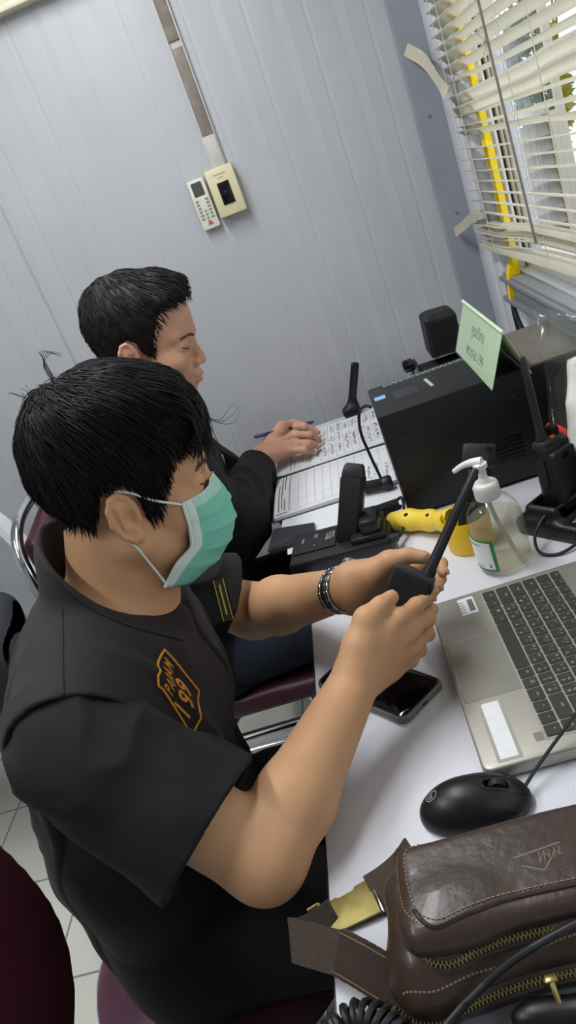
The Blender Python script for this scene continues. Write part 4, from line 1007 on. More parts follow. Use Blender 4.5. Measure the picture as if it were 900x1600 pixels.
# ================================================================ clear bag with paper by the window
def paper_bag():
    c = np.array([.345, 1.17, TZ]); t = thing('plastic_bag', c, 'clear plastic bag of white folded papers with red string at the right edge', 'bag')
    M_film = clear_mat('clear film', (.96, .96, .965), .35, .035, .02, .1)
    Mq = pm('white tissue paper', 'd9d7d2', .8, var=.05, vscale=20)
    def sheet(name, mat, P, nx=18, ny=14, wr=.004, sd=0, th=.0006, par=None):
        P = [np.asarray(p, float) for p in P]; v = []; f = []
        nn = nrm(np.cross(P[1] - P[0], P[3] - P[0]))
        for i in range(nx + 1):
            for j in range(ny + 1):
                u, w = i / nx, j / ny; q = P[0] * (1 - u) * (1 - w) + P[1] * u * (1 - w) + P[2] * u * w + P[3] * (1 - u) * w
                v.append(q + nn * wr * (noise.noise(Vector((u * 4 + sd, w * 3, sd))) * 1.6 + .6 * noise.noise(Vector((u * 9, w * 11 + sd, sd)))))
        for i in range(nx):
            for j in range(ny): f.append((i * (ny + 1) + j, (i + 1) * (ny + 1) + j, (i + 1) * (ny + 1) + j + 1, i * (ny + 1) + j + 1))
        o = mesh_obj(name, v, f, mat, par or t, None); md = o.modifiers.new('t', 'SOLIDIFY'); md.thickness = th; return o
    for k in range(3):
        dx = .012 * k
        sheet('paper', Mq, [(.270 + dx, 1.10 + dx * .5, .850), (.392, 1.02 + dx, .838), (.398, 1.08 + dx, 1.0 - .012 * k), (.325 + dx, 1.20 + dx * .5, .955 - .010 * k)], sd=k * 3.1, wr=.008)
    sheet('bag_front', M_film, [(.262, 1.165, .80), (.395, 1.0, .79), (.40, 1.06, 1.02), (.315, 1.29, 1.03)], wr=.010, sd=9, th=.0004)
    sheet('bag_back', M_film, [(.285, 1.19, .80), (.398, 1.10, .79), (.402, 1.12, 1.01), (.335, 1.29, 1.02)], wr=.010, sd=5, th=.0004)
    b = MB(); b.box((.350, 1.165, .80), (.07, .12, .085), bev=.004); b.build('kraft_box', pm('kraft card', 'b39a68', .7, var=.05), t)
    b = MB()
    for q in range(3): b.tube(smooth_path([(.262, 1.155, .868 + .006 * q), (.272, 1.145, .876 - .004 * q), (.285, 1.13, .866), (.292, 1.115, .858 + .005 * q)], 5), .0045, 8)
    b.build('red_string', pm('red plastic string', 'd83a34', .45), t)
paper_bag()
# ================================================================ leather waist bag
def waist_bag():
    t = thing('waist_bag', (.04, .435, TZ), 'dark brown leather waist bag with brass zips lying in the desk corner', 'bag')
    def wob(a, s, sd):
        r = np.random.default_rng(sd); K = [(nrm(r.normal(size=3)) * s * r.uniform(.6, 1.6), r.uniform(0, 6)) for _ in range(7)]
        return lambda P: a * sum(np.sin(P @ k + ph) for k, ph in K) / 2.6
    S = SDF(); S.box((.055, .4375, .783), (.170, .052, .031), .022, k=.01); S.ell((-.085, .412, .775), (.045, .038, .024), k=.02); S.box((.02, .404, .770), (.13, .024, .018), .012, k=.02)
    S.disp(wob(.0028, 38, 2), (-.2, .3, .7), (.3, .6, .9)); S.plane((0, 0, TZ + .001), (0, 0, -1), .004)
    body = sdf_obj('bag_body', S, .0022, M_leather, t)
    S = SDF(); R = np.array(Matrix.Rotation(.05, 3, 'X')); S.box((.052, .446, .812), (.150, .0455, .0165), .011, R, k=.01); S.ell((-.055, .425, .812), (.045, .030, .016), R, k=.012)
    S.disp(wob(.0022, 34, 5), (-.2, .3, .7), (.3, .6, .9))
    pocket = sdf_obj('front_pocket', S, .002, M_leather, t)
    bv = bvh_of(body, pocket); up = (0, 0, 1)
    def on(mb, base, lift=.0004): mb.h = [p[2] - base for p in mb.v]; return drape(mb, bv, up, lift, .2)
    def stitches(name, pts, step=.0042, ln=.0027, w=.0009, par=t):
        P = smooth_path(pts, 24); d = [0]
        for i in range(1, len(P)): d.append(d[-1] + np.linalg.norm(P[i] - P[i - 1]))
        P = np.array(P); b = MB(); s = 0
        at = lambda q: np.array([np.interp(q, d, P[:, k]) for k in range(3)])
        while s + ln < d[-1]:
            p, q = at(s), at(s + ln); n = nrm(np.cross([0, 0, 1], q - p)) * w / 2
            b._add([p - n, q - n, q + n, p + n, p - n + [0, 0, .0006], q - n + [0, 0, .0006], q + n + [0, 0, .0006], p + n + [0, 0, .0006]], [(4, 5, 6, 7), (0, 1, 5, 4), (1, 2, 6, 5), (2, 3, 7, 6), (3, 0, 4, 7)]); s += step
        return on(b, P[0][2]).build(name, M_stitch, par, 30)
    z = .86
    stitches('stitching', [(-.062, .4935, z), (-.0855, .482, z), (-.0895, .455, z), (-.086, .425, z), (-.072, .412, z), (-.045, .416, z), (-.01, .420, z), (.05, .419, z), (.17, .419, z)], par=pocket)
    stitches('stitching', [(-.094, .485, z), (-.0975, .455, z), (-.095, .425, z), (-.08, .4065, z)], .0036, .0022, par=pocket)
    stitches('stitching', [(-.115, .388, z), (-.09, .3815, z), (-.05, .3885, z), (0, .391, z), (.05, .390, z)], .0036, .0024, par=body)
    # raised welt along the pocket edge
    b = MB(); P = smooth_path([(-.088, .424, z), (-.076, .4075, z), (-.045, .411, z), (-.01, .4155, z), (.05, .4145, z), (.19, .4145, z)], 16); b.tube(P, .0020, 8); on(b, z, .0004).build('edge_piping', M_leather2, pocket)
    def zipper(name, pts, tape=True):
        P = smooth_path(pts, 30); d = [0]
        for i in range(1, len(P)): d.append(d[-1] + np.linalg.norm(P[i] - P[i - 1]))
        P = np.array(P); at = lambda q: np.array([np.interp(q, d, P[:, k]) for k in range(3)])
        b = MB(); b.ribbon(list(P), (0, .75, .66), .011, .0012); b.build(name + '_tape', pm('brown zip tape', '2c211d', .7), t)
        b = MB(); s = .001; k = 0
        while s < d[-1] - .002:
            p = at(s); q = nrm(at(s + .001) - p); v2 = nrm(np.array([0, .75, .66]) - q * (q @ np.array([0, .75, .66]))); n = np.cross(q, v2); n = n if n[1] < 0 else -n
            b.box((0, (.0011 if k % 2 else -.0011), .0012), (.0011, .0030, .0022), M=M3(q, v2, n, p), bev=0); s += .00165; k += 1
        b.build(name + '_teeth', M_zip, t)
    zipper('upper_zip', [(-.098, .418, .812), (-.090, .400, .808), (-.072, .3915, .806), (-.048, .396, .807), (-.02, .3985, .808), (.03, .398, .808), (.10, .398, .808), (.20, .398, .808)])
    zipper('lower_zip', [(-.128, .392, .772), (-.112, .379, .766), (-.09, .374, .768), (-.06, .376, .778), (-.02, .3765, .786), (.03, .376, .787), (.10, .375, .787), (.20, .375, .786)])
    # embossed triangle mark
    b = MB()
    def ln(p, q, w=.0010): b.ribbon([(*p, z), (*q, z)], np.cross([0, 0, 1], np.append(np.array(q) - p, 0)), w, .0005)
    ln((.000, .4485), (.039, .4530), .0013); ln((.004, .4400), (.020, .4320)); ln((.020, .4320), (.028, .4405))
    for k in range(5): ln((.019 + k * .0042, .4400 + k * .0005), (.0205 + k * .0042, .4485 + k * .0004), .0007)
    for k in range(4): ln((.0195 + k * .0045, .4405 + (k % 2) * .006), (.0235 + k * .0045, .4468 - (k % 2) * .004), .0007)
    on(b, z, -.0001).build('embossed_mark', pm('rubbed emboss', '75685e', .4), pocket)
    # leather tab, webbing, buckle
    wd = (.12, .72, .68)
    b = MB(); P = smooth_path([(-.098, .404, .776), (-.118, .405, .772), (-.135, .418, .774), (-.150, .430, .777), (-.168, .444, .779)], 8); b.ribbon(P, [(.35, .60, .6), (.30, .62, .62), (.2, .66, .66)] * 11, .038, .0045); tab = b.build('strap_tab', M_leather, t)
    b = MB()
    for sgn in (-1, 1):
        for i in range(0, len(P) - 1):
            for h in (.25, .75):
                q = P[i] * (1 - h) + P[i + 1] * h; dd = nrm(P[i + 1] - P[i]); w3 = np.array([.28, .64, .64]); w3 = nrm(w3 - dd * (w3 @ dd)); n = np.cross(dd, w3); n = n if n[2] > 0 else -n
                b.box((0, 0, 0), (.0026, .0009, .0006), M=M3(dd, w3, n, q + w3 * sgn * .0158 + n * .0026))
    b.build('stitching', M_stitch, tab)
    b = MB(); P = smooth_path([(-.164, .441, .7785), (-.185, .452, .779), (-.205, .463, .7785), (-.2125, .470, .774), (-.205, .474, .766), (-.190, .482, .760), (-.172, .494, .757)], 7); b.ribbon(P, wd, .036, .0022); b.build('webbing', M_web, t)
    dx = nrm([.044, .012, 0]); M = M3(dx, np.cross([0, 0, 1], dx), (0, 0, 1), (-.158, .5005, TZ + .0055))
    b = MB(); b.prism([(-.027, -.016), (.024, -.020), (.024, .019), (.010, .019), (.008, .016), (-.008, .016), (-.010, .018), (-.027, .018)], 0, .0022, M @ TR((0, 0, 0), ry=-.04), bev=.0006); bk = b.build('buckle', M_brass, t)
    b = MB(); b.cyl((-.028, -.012, .001), (-.028, .021, .001), .0018, n=10, M=M); b.cyl((-.028, .021, .001), (-.040, .020, .001), .0018, n=10, M=M); b.build('buckle_bar', M_brass, bk)
    b = MB(); b.box((.026, 0, .002), (.0018, .040, .003), M=M, bev=.0005); b.build('buckle_slot', M_chrome, bk)
    b = MB(); b.ribbon(smooth_path([(-.136, .5065, TZ + .006), (-.118, .512, TZ + .008), (-.100, .516, TZ + .016), (-.085, .518, TZ + .030)], 6), (-.25, .9, .3), .042, .0025); b.build('webbing', M_web, t)
    b = MB(); b.ribbon(smooth_path([(-.092, .480, .820), (-.100, .476, .806), (-.103, .470, .79), (-.103, .465, .772)], 5), (0, 1, 0), .040, .004); b.build('side_tab', M_leather2, t)
    # hook pull and leather flap at the lower zip
    b = MB(); b.tube(smooth_path([(-.002, .3715, .788), (-.002, .366, .785), (-.001, .359, .779), (.0015, .351, .775), (-.002, .346, .774), (-.007, .347, .774)], 7), [.0026, .0024, .0022, .0022], 10); b.box((-.002, .374, .789), (.010, .007, .004), bev=.0015); b.build('zip_pull', M_zip, t)
    S = SDF(); S.ell((-.018, .361, .772), (.022, .012, .011), k=.01); S.ell((.02, .357, .771), (.030, .013, .012), k=.012); sdf_obj('pull_flap', S, .002, pm('black leather', '151314', .4), t)
waist_bag()

# ---- dark handset with coiled cord, loose cable over the bag
t = thing('telephone_handset', (.0, .335, TZ), 'dark grey handset lying in front of the leather bag at the photo\'s bottom edge', 'telephone')
S = SDF(); S.box((.01, .326, TZ + .012), (.115, .034, .0125), .011, k=.01); S.ell((-.075, .330, TZ + .014), (.040, .034, .017), k=.02); S.ell((.095, .33, TZ + .014), (.042, .034, .017), k=.02); S.plane((0, 0, TZ), (0, 0, -1)); sdf_obj('grip', S, .0024, pm('dark grey gloss plastic', '3f4146', .3), t)
b = MB(); P = []
ctr = smooth_path([(-.205, .352, TZ + .014), (-.185, .382, TZ + .014), (-.158, .395, TZ + .014), (-.132, .380, TZ + .014), (-.118, .358, TZ + .014), (-.11, .338, TZ + .014)], 40); turns = 19
for i, c in enumerate(ctr):
    d = nrm(ctr[min(i + 1, len(ctr) - 1)] - ctr[max(i - 1, 0)]); u = np.cross(d, [0, 0, 1]); a = 2 * PI * turns * i / (len(ctr) - 1); P.append(c + u * .0115 * math.cos(a) + np.array([0, 0, .0108]) * math.sin(a))
b.tube(P, .0031, 7); b.build('coiled_cord', M_rubber, t)
b = MB(); b.tube(smooth_path([(-.115, .340, TZ + .03), (-.085, .362, TZ + .034), (-.055, .374, TZ + .046), (-.022, .384, TZ + .056), (.02, .392, TZ + .0632), (.07, .402, TZ + .066), (.13, .42, TZ + .075), (.2, .45, TZ + .08)], 9), .0032, 9); tag(b.build('loose_cable', M_rubber, loc=(-.115, .34, TZ + .03)), 'plain black cable lying across the front of the leather bag', 'cable')

# ================================================================ chairs
def padded_chair():
    t = thing('padded_chair', (-.30, .40, 0), 'large dark maroon padded chair with black piping at the photo\'s bottom left corner', 'chair')
    c = np.array([-.550, .405, .80]); rot = np.array(Matrix.Rotation(-.16, 3, 'Y')); M = M3(rot[:, 1], rot[:, 2], rot[:, 0], c)
    def pad(P):
        q = (P - c) @ rot; e2 = (np.abs(q[..., 1] / .224) ** 2.7 + np.abs(q[..., 2] / .168) ** 2.7) ** (1 / 2.7); tk = .042 - .022 * np.clip(e2, 0, 1.3) ** 3
        return np.maximum((e2 - 1) * .15, np.abs(q[..., 0]) - tk)
    S = SDF(); S.fn(pad, c - .26, c + .26)
    sdf_obj('backrest', S, .004, M_maroon_d, t)
    prof = [(.226 * math.copysign(abs(math.cos(q)) ** .8, math.cos(q)), .170 * math.copysign(abs(math.sin(q)) ** .8, math.sin(q))) for q in np.linspace(0, 2 * PI, 25)[:-1]]
    b = MB(); b.tube(smooth_path([c + rot @ np.array([0, y, z]) for y, z in prof], 6, True), .0075, 10, closed=True); b.build('piping', M_black, t)
    S = SDF(); S.box((-.285, .36, .445), (.225, .150, .035), .03, k=.01); sdf_obj('seat', S, .006, M_maroon_d, t)
    for sgn in (-1, 1):
        y = .36 + sgn * .14
        b = MB(); b.tube(smooth_path([c + rot @ np.array([-.03, -.045 + sgn * .13, .05]), c + rot @ np.array([-.032, -.045 + sgn * .13, -.14]), (-.525, y, .50), (-.49, y, .42), (-.505, y, .2), (-.565, y, .012)], 6), .011, 12); b.build('leg', M_chrome, t)
        b = MB(); b.tube(smooth_path([(-.49, y, .40), (-.095, y, .40), (-.07, y, .37), (-.065, y, .2), (-.055, y, .012)], 6), .011, 12); b.build('leg', M_chrome, t)
padded_chair()
def frame_chair():
    t = thing('tube_chair', (-.45, 1.44, 0), 'maroon chair with a bent chrome tube frame under the man writing', 'chair')
    S = SDF(); S.box((-.43, 1.45, .430), (.19, .175, .024), .02, k=.01); S.ell((-.43, 1.45, .444), (.18, .165, .02), k=.02); sdf_obj('seat', S, .005, M_maroon, t)
    bx = -.660; c = np.array([bx, 1.45, .825]); rot = np.array(Matrix.Rotation(-.12, 3, 'Y'))
    S = SDF(); S.box(c, (.020, .165, .105), .018, rot, k=.01); S.ell(c, (.030, .168, .125), rot, k=.03); sdf_obj('backrest', S, .005, M_maroon, t)
    b = MB(); P = [c + rot @ np.array([-.012, sy, sz]) for sy, sz in ((-.215, -.20), (-.213, -.02), (-.195, .085), (-.13, .135), (0, .145), (.13, .135), (.195, .085), (.213, -.02), (.215, -.20))]
    b.tube(smooth_path(P, 8), .0115, 14); b.build('back_frame', M_chrome, t)
    for sgn in (-1, 1):
        y = 1.44 + sgn * .215
        b = MB(); b.tube(smooth_path([c + rot @ np.array([-.012, sgn * .215, -.19]), (-.64, y, .46), (-.56, y, .405), (-.28, y, .40), (-.225, y, .37), (-.215, y, .2), (-.215, y, .03), (-.25, y, .012), (-.6, y, .012)], 7), .0115, 14); b.build('leg', M_chrome, t)
    b = MB(); b.tube(smooth_path([(-.60, 1.225, .012), (-.64, 1.30, .012), (-.64, 1.58, .012), (-.60, 1.655, .012)], 7), .0115, 14); b.build('base_bar', M_chrome, t)
    b = MB(); ring = [(-.37 + .15 * math.cos(a), 1.385 + .13 * math.sin(a), .30) for a in np.linspace(0, 2 * PI, 49)[:-1]]; b.tube(ring, .011, 12, closed=True)
    for a in (.7, 2.3, 3.9, 5.5): b.cyl((-.37 + .15 * math.cos(a), 1.385 + .13 * math.sin(a), .30), (-.40 + .12 * math.cos(a), 1.43 + .12 * math.sin(a), .41), .007, n=10)
    b.build('foot_ring', M_chrome, t)
frame_chair()
def stool():
    c = np.array([-.435, .765, 0]); t = thing('padded_stool', c, 'round maroon padded stool with chrome legs under the masked man', 'stool')
    S = SDF(); S.fcone(c + [0, 0, .418], c + [0, 0, .430], (.195, .195), (.195, .195), (1, 0, 0)) if False else S.ell(c + [0, 0, .425], (.205, .205, .042), k=.01); S.box(c + [0, 0, .415], (.13, .13, .03), .02, k=.03); sdf_obj('seat', S, .005, pm('plum vinyl', '5a3345', .4, var=.08, vscale=20), t)
    b = MB(); b.lathe([(.199, .412), (.205, .416), (.207, .424), (.204, .432), (.199, .430)], TR(c), 56); b.build('seat_rim', M_chrome, t)
    for a in (.75, 2.35, 3.9, 5.5):
        b = MB(); b.tube(smooth_path([c + [.10 * math.cos(a), .10 * math.sin(a), .395], c + [.17 * math.cos(a), .17 * math.sin(a), .37], c + [.20 * math.cos(a), .20 * math.sin(a), .2], c + [.225 * math.cos(a), .225 * math.sin(a), .012]], 6), .011, 12); b.build('leg', M_chrome, t)
    b = MB(); b.tube([c + np.array([.205 * math.cos(a), .205 * math.sin(a), .16]) for a in np.linspace(0, 2 * PI, 49)[:-1]], .008, 10, closed=True); b.build('foot_ring', M_chrome, t)
stool()
def plastic_chair():
    t = thing('plastic_chair', (-1.15, 1.55, 0), 'white plastic chair by the far wall holding a dark backpack', 'chair')
    x = -.93
    # near arm and front post, curved
    b = MB(); b.ribbon(smooth_path([(-1.28, 1.80, .92), (-1.10, 1.79, .90), (-1.0, 1.785, .865), (-.955, 1.775, .80), (-.925, 1.75, .72), (-.90, 1.70, .60), (-.89, 1.66, .45), (-.885, 1.63, .2), (-.875, 1.60, .012)], 8), [(0.1, 1, 0.1)] * 65, .045, .022); b.build('front_leg', M_whitepl, t)
    b = MB(); b.ribbon(smooth_path([(-1.40, 1.45, .70), (-1.15, 1.45, .68), (-1.05, 1.45, .64), (-1.01, 1.45, .50), (-.995, 1.45, .2), (-.985, 1.45, .012)], 8), [(0, 1, 0)] * 65, .045, .022); b.build('front_leg', M_whitepl, t)
    b = MB(); b.rrect(.46, .38, .05, .425, .450, TR((-1.19, 1.615, 0)), bev=.008); b.build('seat', M_whitepl, t)
    S = SDF(); S.box((-1.44, 1.615, .70), (.016, .175, .24), .014, np.array(Matrix.Rotation(-.2, 3, 'Y')), k=.01)
    for k in range(4): S.box((-1.44, 1.615 - .12 + .08 * k, .72), (.06, .014, .16), .012, np.array(Matrix.Rotation(-.2, 3, 'Y')), k=.006, op='s')
    sdf_obj('backrest', S, .006, M_whitepl, t)
    for y in (1.45, 1.78):
        b = MB(); b.ribbon(smooth_path([(-1.40, y, .45), (-1.45, y, .2), (-1.50, y, .012)], 6), (0, 1, 0), .045, .022); b.build('back_leg', M_whitepl, t)
    t = thing('backpack', (-1.05, 1.50, .45), 'dark grey backpack resting on the white plastic chair behind the masked man', 'backpack')
    S = SDF(); S.box((-1.055, 1.50, .585), (.125, .135, .135), .06, np.array(Matrix.Rotation(.25, 3, 'X')), k=.01); S.ell((-1.02, 1.46, .60), (.12, .11, .10), k=.04); S.box((-.965, 1.50, .535), (.05, .11, .08), .03, k=.02)
    r = np.random.default_rng(4); K = [(nrm(r.normal(size=3)) * r.uniform(22, 50), r.uniform(0, 6)) for _ in range(6)]
    S.disp(lambda P: .004 * sum(np.sin(P @ k + ph) for k, ph in K), (-1.3, 1.3, .4), (-.85, 1.7, .8)); S.plane((0, 0, .4515), (0, 0, -1), .004)
    sdf_obj('body', S, .004, pm('charcoal nylon', '33363b', .7, var=.1, vscale=30, bump=.3, bscale=500), t)
    b = MB(); b.tube(smooth_path([(-1.07, 1.42, .73), (-1.06, 1.46, .765), (-1.05, 1.52, .765), (-1.05, 1.56, .725)], 6), .007, 8); b.build('handle', M_black, t)
    b = MB(); b.tube(smooth_path([(-.945, 1.40, .60), (-.92, 1.44, .635), (-.915, 1.52, .64), (-.925, 1.58, .61)], 6), .004, 8); b.build('zip', M_black, t)
plastic_chair()
# ================================================================ people
def skin_mat(name, c1, c2, c3):
    m = pm(name, c1, .5, var=.05, vscale=30, bump=.06, bscale=900, sss=.12)
    return m
M_skin1 = pm('fair tan skin', 'd0a27a', .52, col2='c99870', vscale=22, bump=.10, bscale=700, sss=.10)
M_skin2 = pm('tan skin', 'cb9c82', .5, col2='bf8d74', vscale=24, bump=.08, bscale=700, sss=.10)
M_hair = pm('black hair', '0e0d0e', .58, spec=.28)
M_hair2 = pm('brown-black hair', '17120f', .58, spec=.35)
M_brow = pm('dark brow hair', '40302a', .7)
M_vest = pm('faded black vest cloth', '201a1c', .8, var=.12, vscale=9, bump=.35, bscale=1100, sheen=.04)
M_shirt = pm('black knit', '0b0c0f', .85, var=.08, vscale=12, bump=.3, bscale=1300, sheen=.02)
M_trous = pm('black trousers cloth', '101012', .85, var=.1, vscale=10, bump=.3, bscale=1200)
M_jean = pm('navy trousers cloth', '1b2030', .85, var=.18, vscale=40, bump=.3, bscale=1000)
M_jacket = pm('black jacket cloth', '0d0d0f', .82, var=.1, vscale=10, bump=.3, bscale=1200, sheen=.02)
M_mask = pm('mint mask fabric', '7fcfba', .75, var=.03, vscale=40, bump=.25, bscale=900)
M_maskw = pm('white mask trim', 'dfeee6', .75, bump=.2, bscale=900)
M_orange = pm('orange embroidery', 'd6942f', .6, var=.15, vscale=300, bump=.5, bscale=900)
M_patch = pm('black patch cloth', '1e1517', .8)

def frame_of(yaw, pitch, roll=0):
    cy, sy, cp, sp = math.cos(yaw), math.sin(yaw), math.cos(pitch), math.sin(pitch)
    Fv = np.array([cy * cp, sy * cp, -sp]); L = np.array([-sy, cy, 0]); U = np.cross(Fv, L)
    L2 = L * math.cos(roll) + U * math.sin(roll); return np.stack([Fv, L2, np.cross(Fv, L2)], 1)
class Head:
    def __init__(s, c, R, k=1.): s.c = np.asarray(c, float); s.R = R; s.k = k
    def w(s, *p): return s.c + s.R @ (np.array(p, float) * s.k)
    def l(s, P): return ((np.asarray(P) - s.c) @ s.R) / s.k
    def rot(s, ax, a): return s.R @ np.array(Matrix.Rotation(a, 3, ax))
def add_head(S, H, detail=True):
    k = H.k; W = H.w; r = lambda *a: np.array(a) * k
    S.ell(W(-.004, 0, .046), r(.091, .075, .079), H.R, .01)
    S.ell(W(.034, 0, .040), r(.060, .063, .062), H.R, .02)
    S.ell(W(.040, 0, -.016), r(.050, .059, .070), H.R, .02)
    for s in (-1, 1):
        S.cone(W(0, s * .055, -.040), W(.062, s * .020, -.086), .018 * k, .016 * k, .025)
        S.ell(W(.056, s * .040, -.020), r(.031, .025, .026), H.R, .012)
    S.ell(W(.072, 0, -.089), r(.0175, .022, .016), H.R, .018)
    S.ell(W(.073, 0, -.052), r(.026, .031, .029), H.R, .016)
    for s in (-1, 1): S.cone(W(.086, s * .010, .027), W(.068, s * .045, .025), .0115 * k, .010 * k, .012)
    for s in (-1, 1): S.ell(W(.101, s * .032, .006), r(.017, .016, .0115), H.R, .010, 's')
    for s in (-1, 1):
        S.ell(W(.0735, s * .033, .0055), r(.0150, .0185, .0115), H.R, .006)
        S.ell(W(.0725, s * .033, .0110), r(.0155, .0180, .0080), H.R, .003)
    S.cone(W(.0885, 0, .010), W(.1035, 0, -.022), .0075 * k, .0092 * k, .012); S.cone(W(.102, 0, -.025), W(.105, 0, -.0275), .0092 * k, .0088 * k, .004)
    for s in (-1, 1): S.ell(W(.0955, s * .0125, -.0305), r(.0105, .0072, .0075), H.R, .005); S.ell(W(.099, s * .0065, -.0375), r(.006, .0032, .003), H.R, .003, 's')
    S.ell(W(.0965, 0, -.0535), r(.0088, .021, .0052), H.R, .005); S.ell(W(.0945, 0, -.0645), r(.0082, .019, .0062), H.R, .005)
    S.cone(W(.1045, -.012, -.0588), W(.1045, .012, -.0588), .0016 * k, .0016 * k, .002, 's')
    for s in (-1, 1): S.cone(W(.1015, s * .012, -.0588), W(.088, s * .027, -.0600), .0016 * k, .0014 * k, .002, 's')
    # ears
    for s in (-1, 1):
        E = H.R @ np.array(Matrix.Rotation(s * -.42, 3, 'Z')) @ np.array(Matrix.Rotation(-.26, 3, 'Y'))
        e0 = np.array([-.008, s * .0785, -.001]); EW = lambda x, y, z: H.c + (H.R @ e0 + E @ np.array([x, s * y, z])) * k
        S.ell(EW(0, 0, 0), r(.0165, .0052, .0290), E, .006); S.ell(EW(.004, -.004, -.002), r(.010, .010, .020), E, .008)
        rim = [EW(.0155 * math.cos(a) * (1 if math.sin(a) > -.2 else .9) - .001, .0035, .0285 * math.sin(a)) for a in np.radians([-60, -100, -140, -180, -215, -250, -285, -320, -355, -380])]
        for i in range(len(rim) - 1): S.cone(rim[i], rim[i + 1], .0034 * k, .0034 * k, .003)
        S.cone(EW(.014, .003, .010), EW(.005, .0015, .002), .003 * k, .0022 * k, .004)
        S.cone(EW(-.004, .0035, .016), EW(-.007, .0035, -.010), .0034 * k, .0034 * k, .005)
        S.ell(EW(.004, .0075, -.003), r(.0070, .0070, .0105), E, .004, 's'); S.ell(EW(-.011, .0075, .003), r(.0020, .0042, .018), E, .003, 's')
        S.ell(EW(.0045, .0025, -.0265), r(.0075, .0045, .0085), E, .005); S.ell(EW(.0125, .002, -.005), r(.0042, .004, .0065), E, .004)
def add_hand(S, wrist, mcps, chains, thumb, rw=.026, k=1.):
    """mcps: four knuckles; chains: per finger PIP, DIP, tip; thumb: CMC, MCP, IP, tip"""
    c = np.mean(mcps, 0); d = nrm(c - wrist); lat = nrm(mcps[0] - mcps[3])
    S.fcone(wrist, wrist + (c - wrist) * .55, (rw * 1.02, rw * .74), (.035 * k, .0165 * k), lat, .014)
    for i, m in enumerate(mcps):
        b0 = wrist + lat * (.018 - .012 * i) * k
        S.cone(b0 + d * .012, m, .0165 * k, (.0118, .0116, .0108, .0098)[i] * k, .014)
    for i, ch in enumerate(chains):
        P = [mcps[i]] + ch; r0 = (.0098, .0100, .0094, .0082)[i] * k
        for j in range(3): S.cone(P[j], P[j + 1], r0 * (1 - .10 * j), r0 * (1 - .10 * (j + 1) - (.06 if j == 2 else 0)), .0035 if j else .010)
        S.ell(P[1], (r0 * 1.02,) * 3, None, .004)
    S.cone(wrist + lat * .014 * k, thumb[0], .018 * k, .0165 * k, .014); S.cone(thumb[0], thumb[1], .0165 * k, .0122 * k, .012); S.cone(thumb[1], thumb[2], .0118 * k, .0106 * k, .006); S.cone(thumb[2], thumb[3], .0104 * k, .0088 * k, .004)
    S.cone(thumb[1], (mcps[0] + wrist) / 2, .010 * k, .013 * k, .016)
def nails(mb, tips, normal_hint, k=1.):
    for (dip, tip, up) in tips:
        d = nrm(tip - dip); n = nrm(up - d * (up @ d)); w = np.cross(n, d)
        mb.ell((0, 0, 0), (.0062 * k, .0048 * k, .0016 * k), M=M3(d, w, n, tip + n * .0068 * k - d * .0005), n=8)
def sines(seed, n, lo, hi, stretch=(1, 1, 1)):
    r = np.random.default_rng(seed); st = np.array(stretch); K = [(nrm(r.normal(size=3)) * st * r.uniform(lo, hi), r.uniform(0, 6.3)) for _ in range(n)]
    return lambda P: sum(np.sin(P @ k_ + ph) for k_, ph in K) / math.sqrt(n)
def warp_folds(seed, amp, lo, hi, n=6, stretch=(1, 1, 1), sharp=1.):
    s1 = sines(seed, n, lo, hi, stretch); s2 = sines(seed + 50, 4, 6, 14)
    def f(P):
        v = np.sin(1.6 * s1(P) + 1.2 * s2(P)); return -amp * (1 - np.abs(v) ** sharp) + amp * .4
    return f

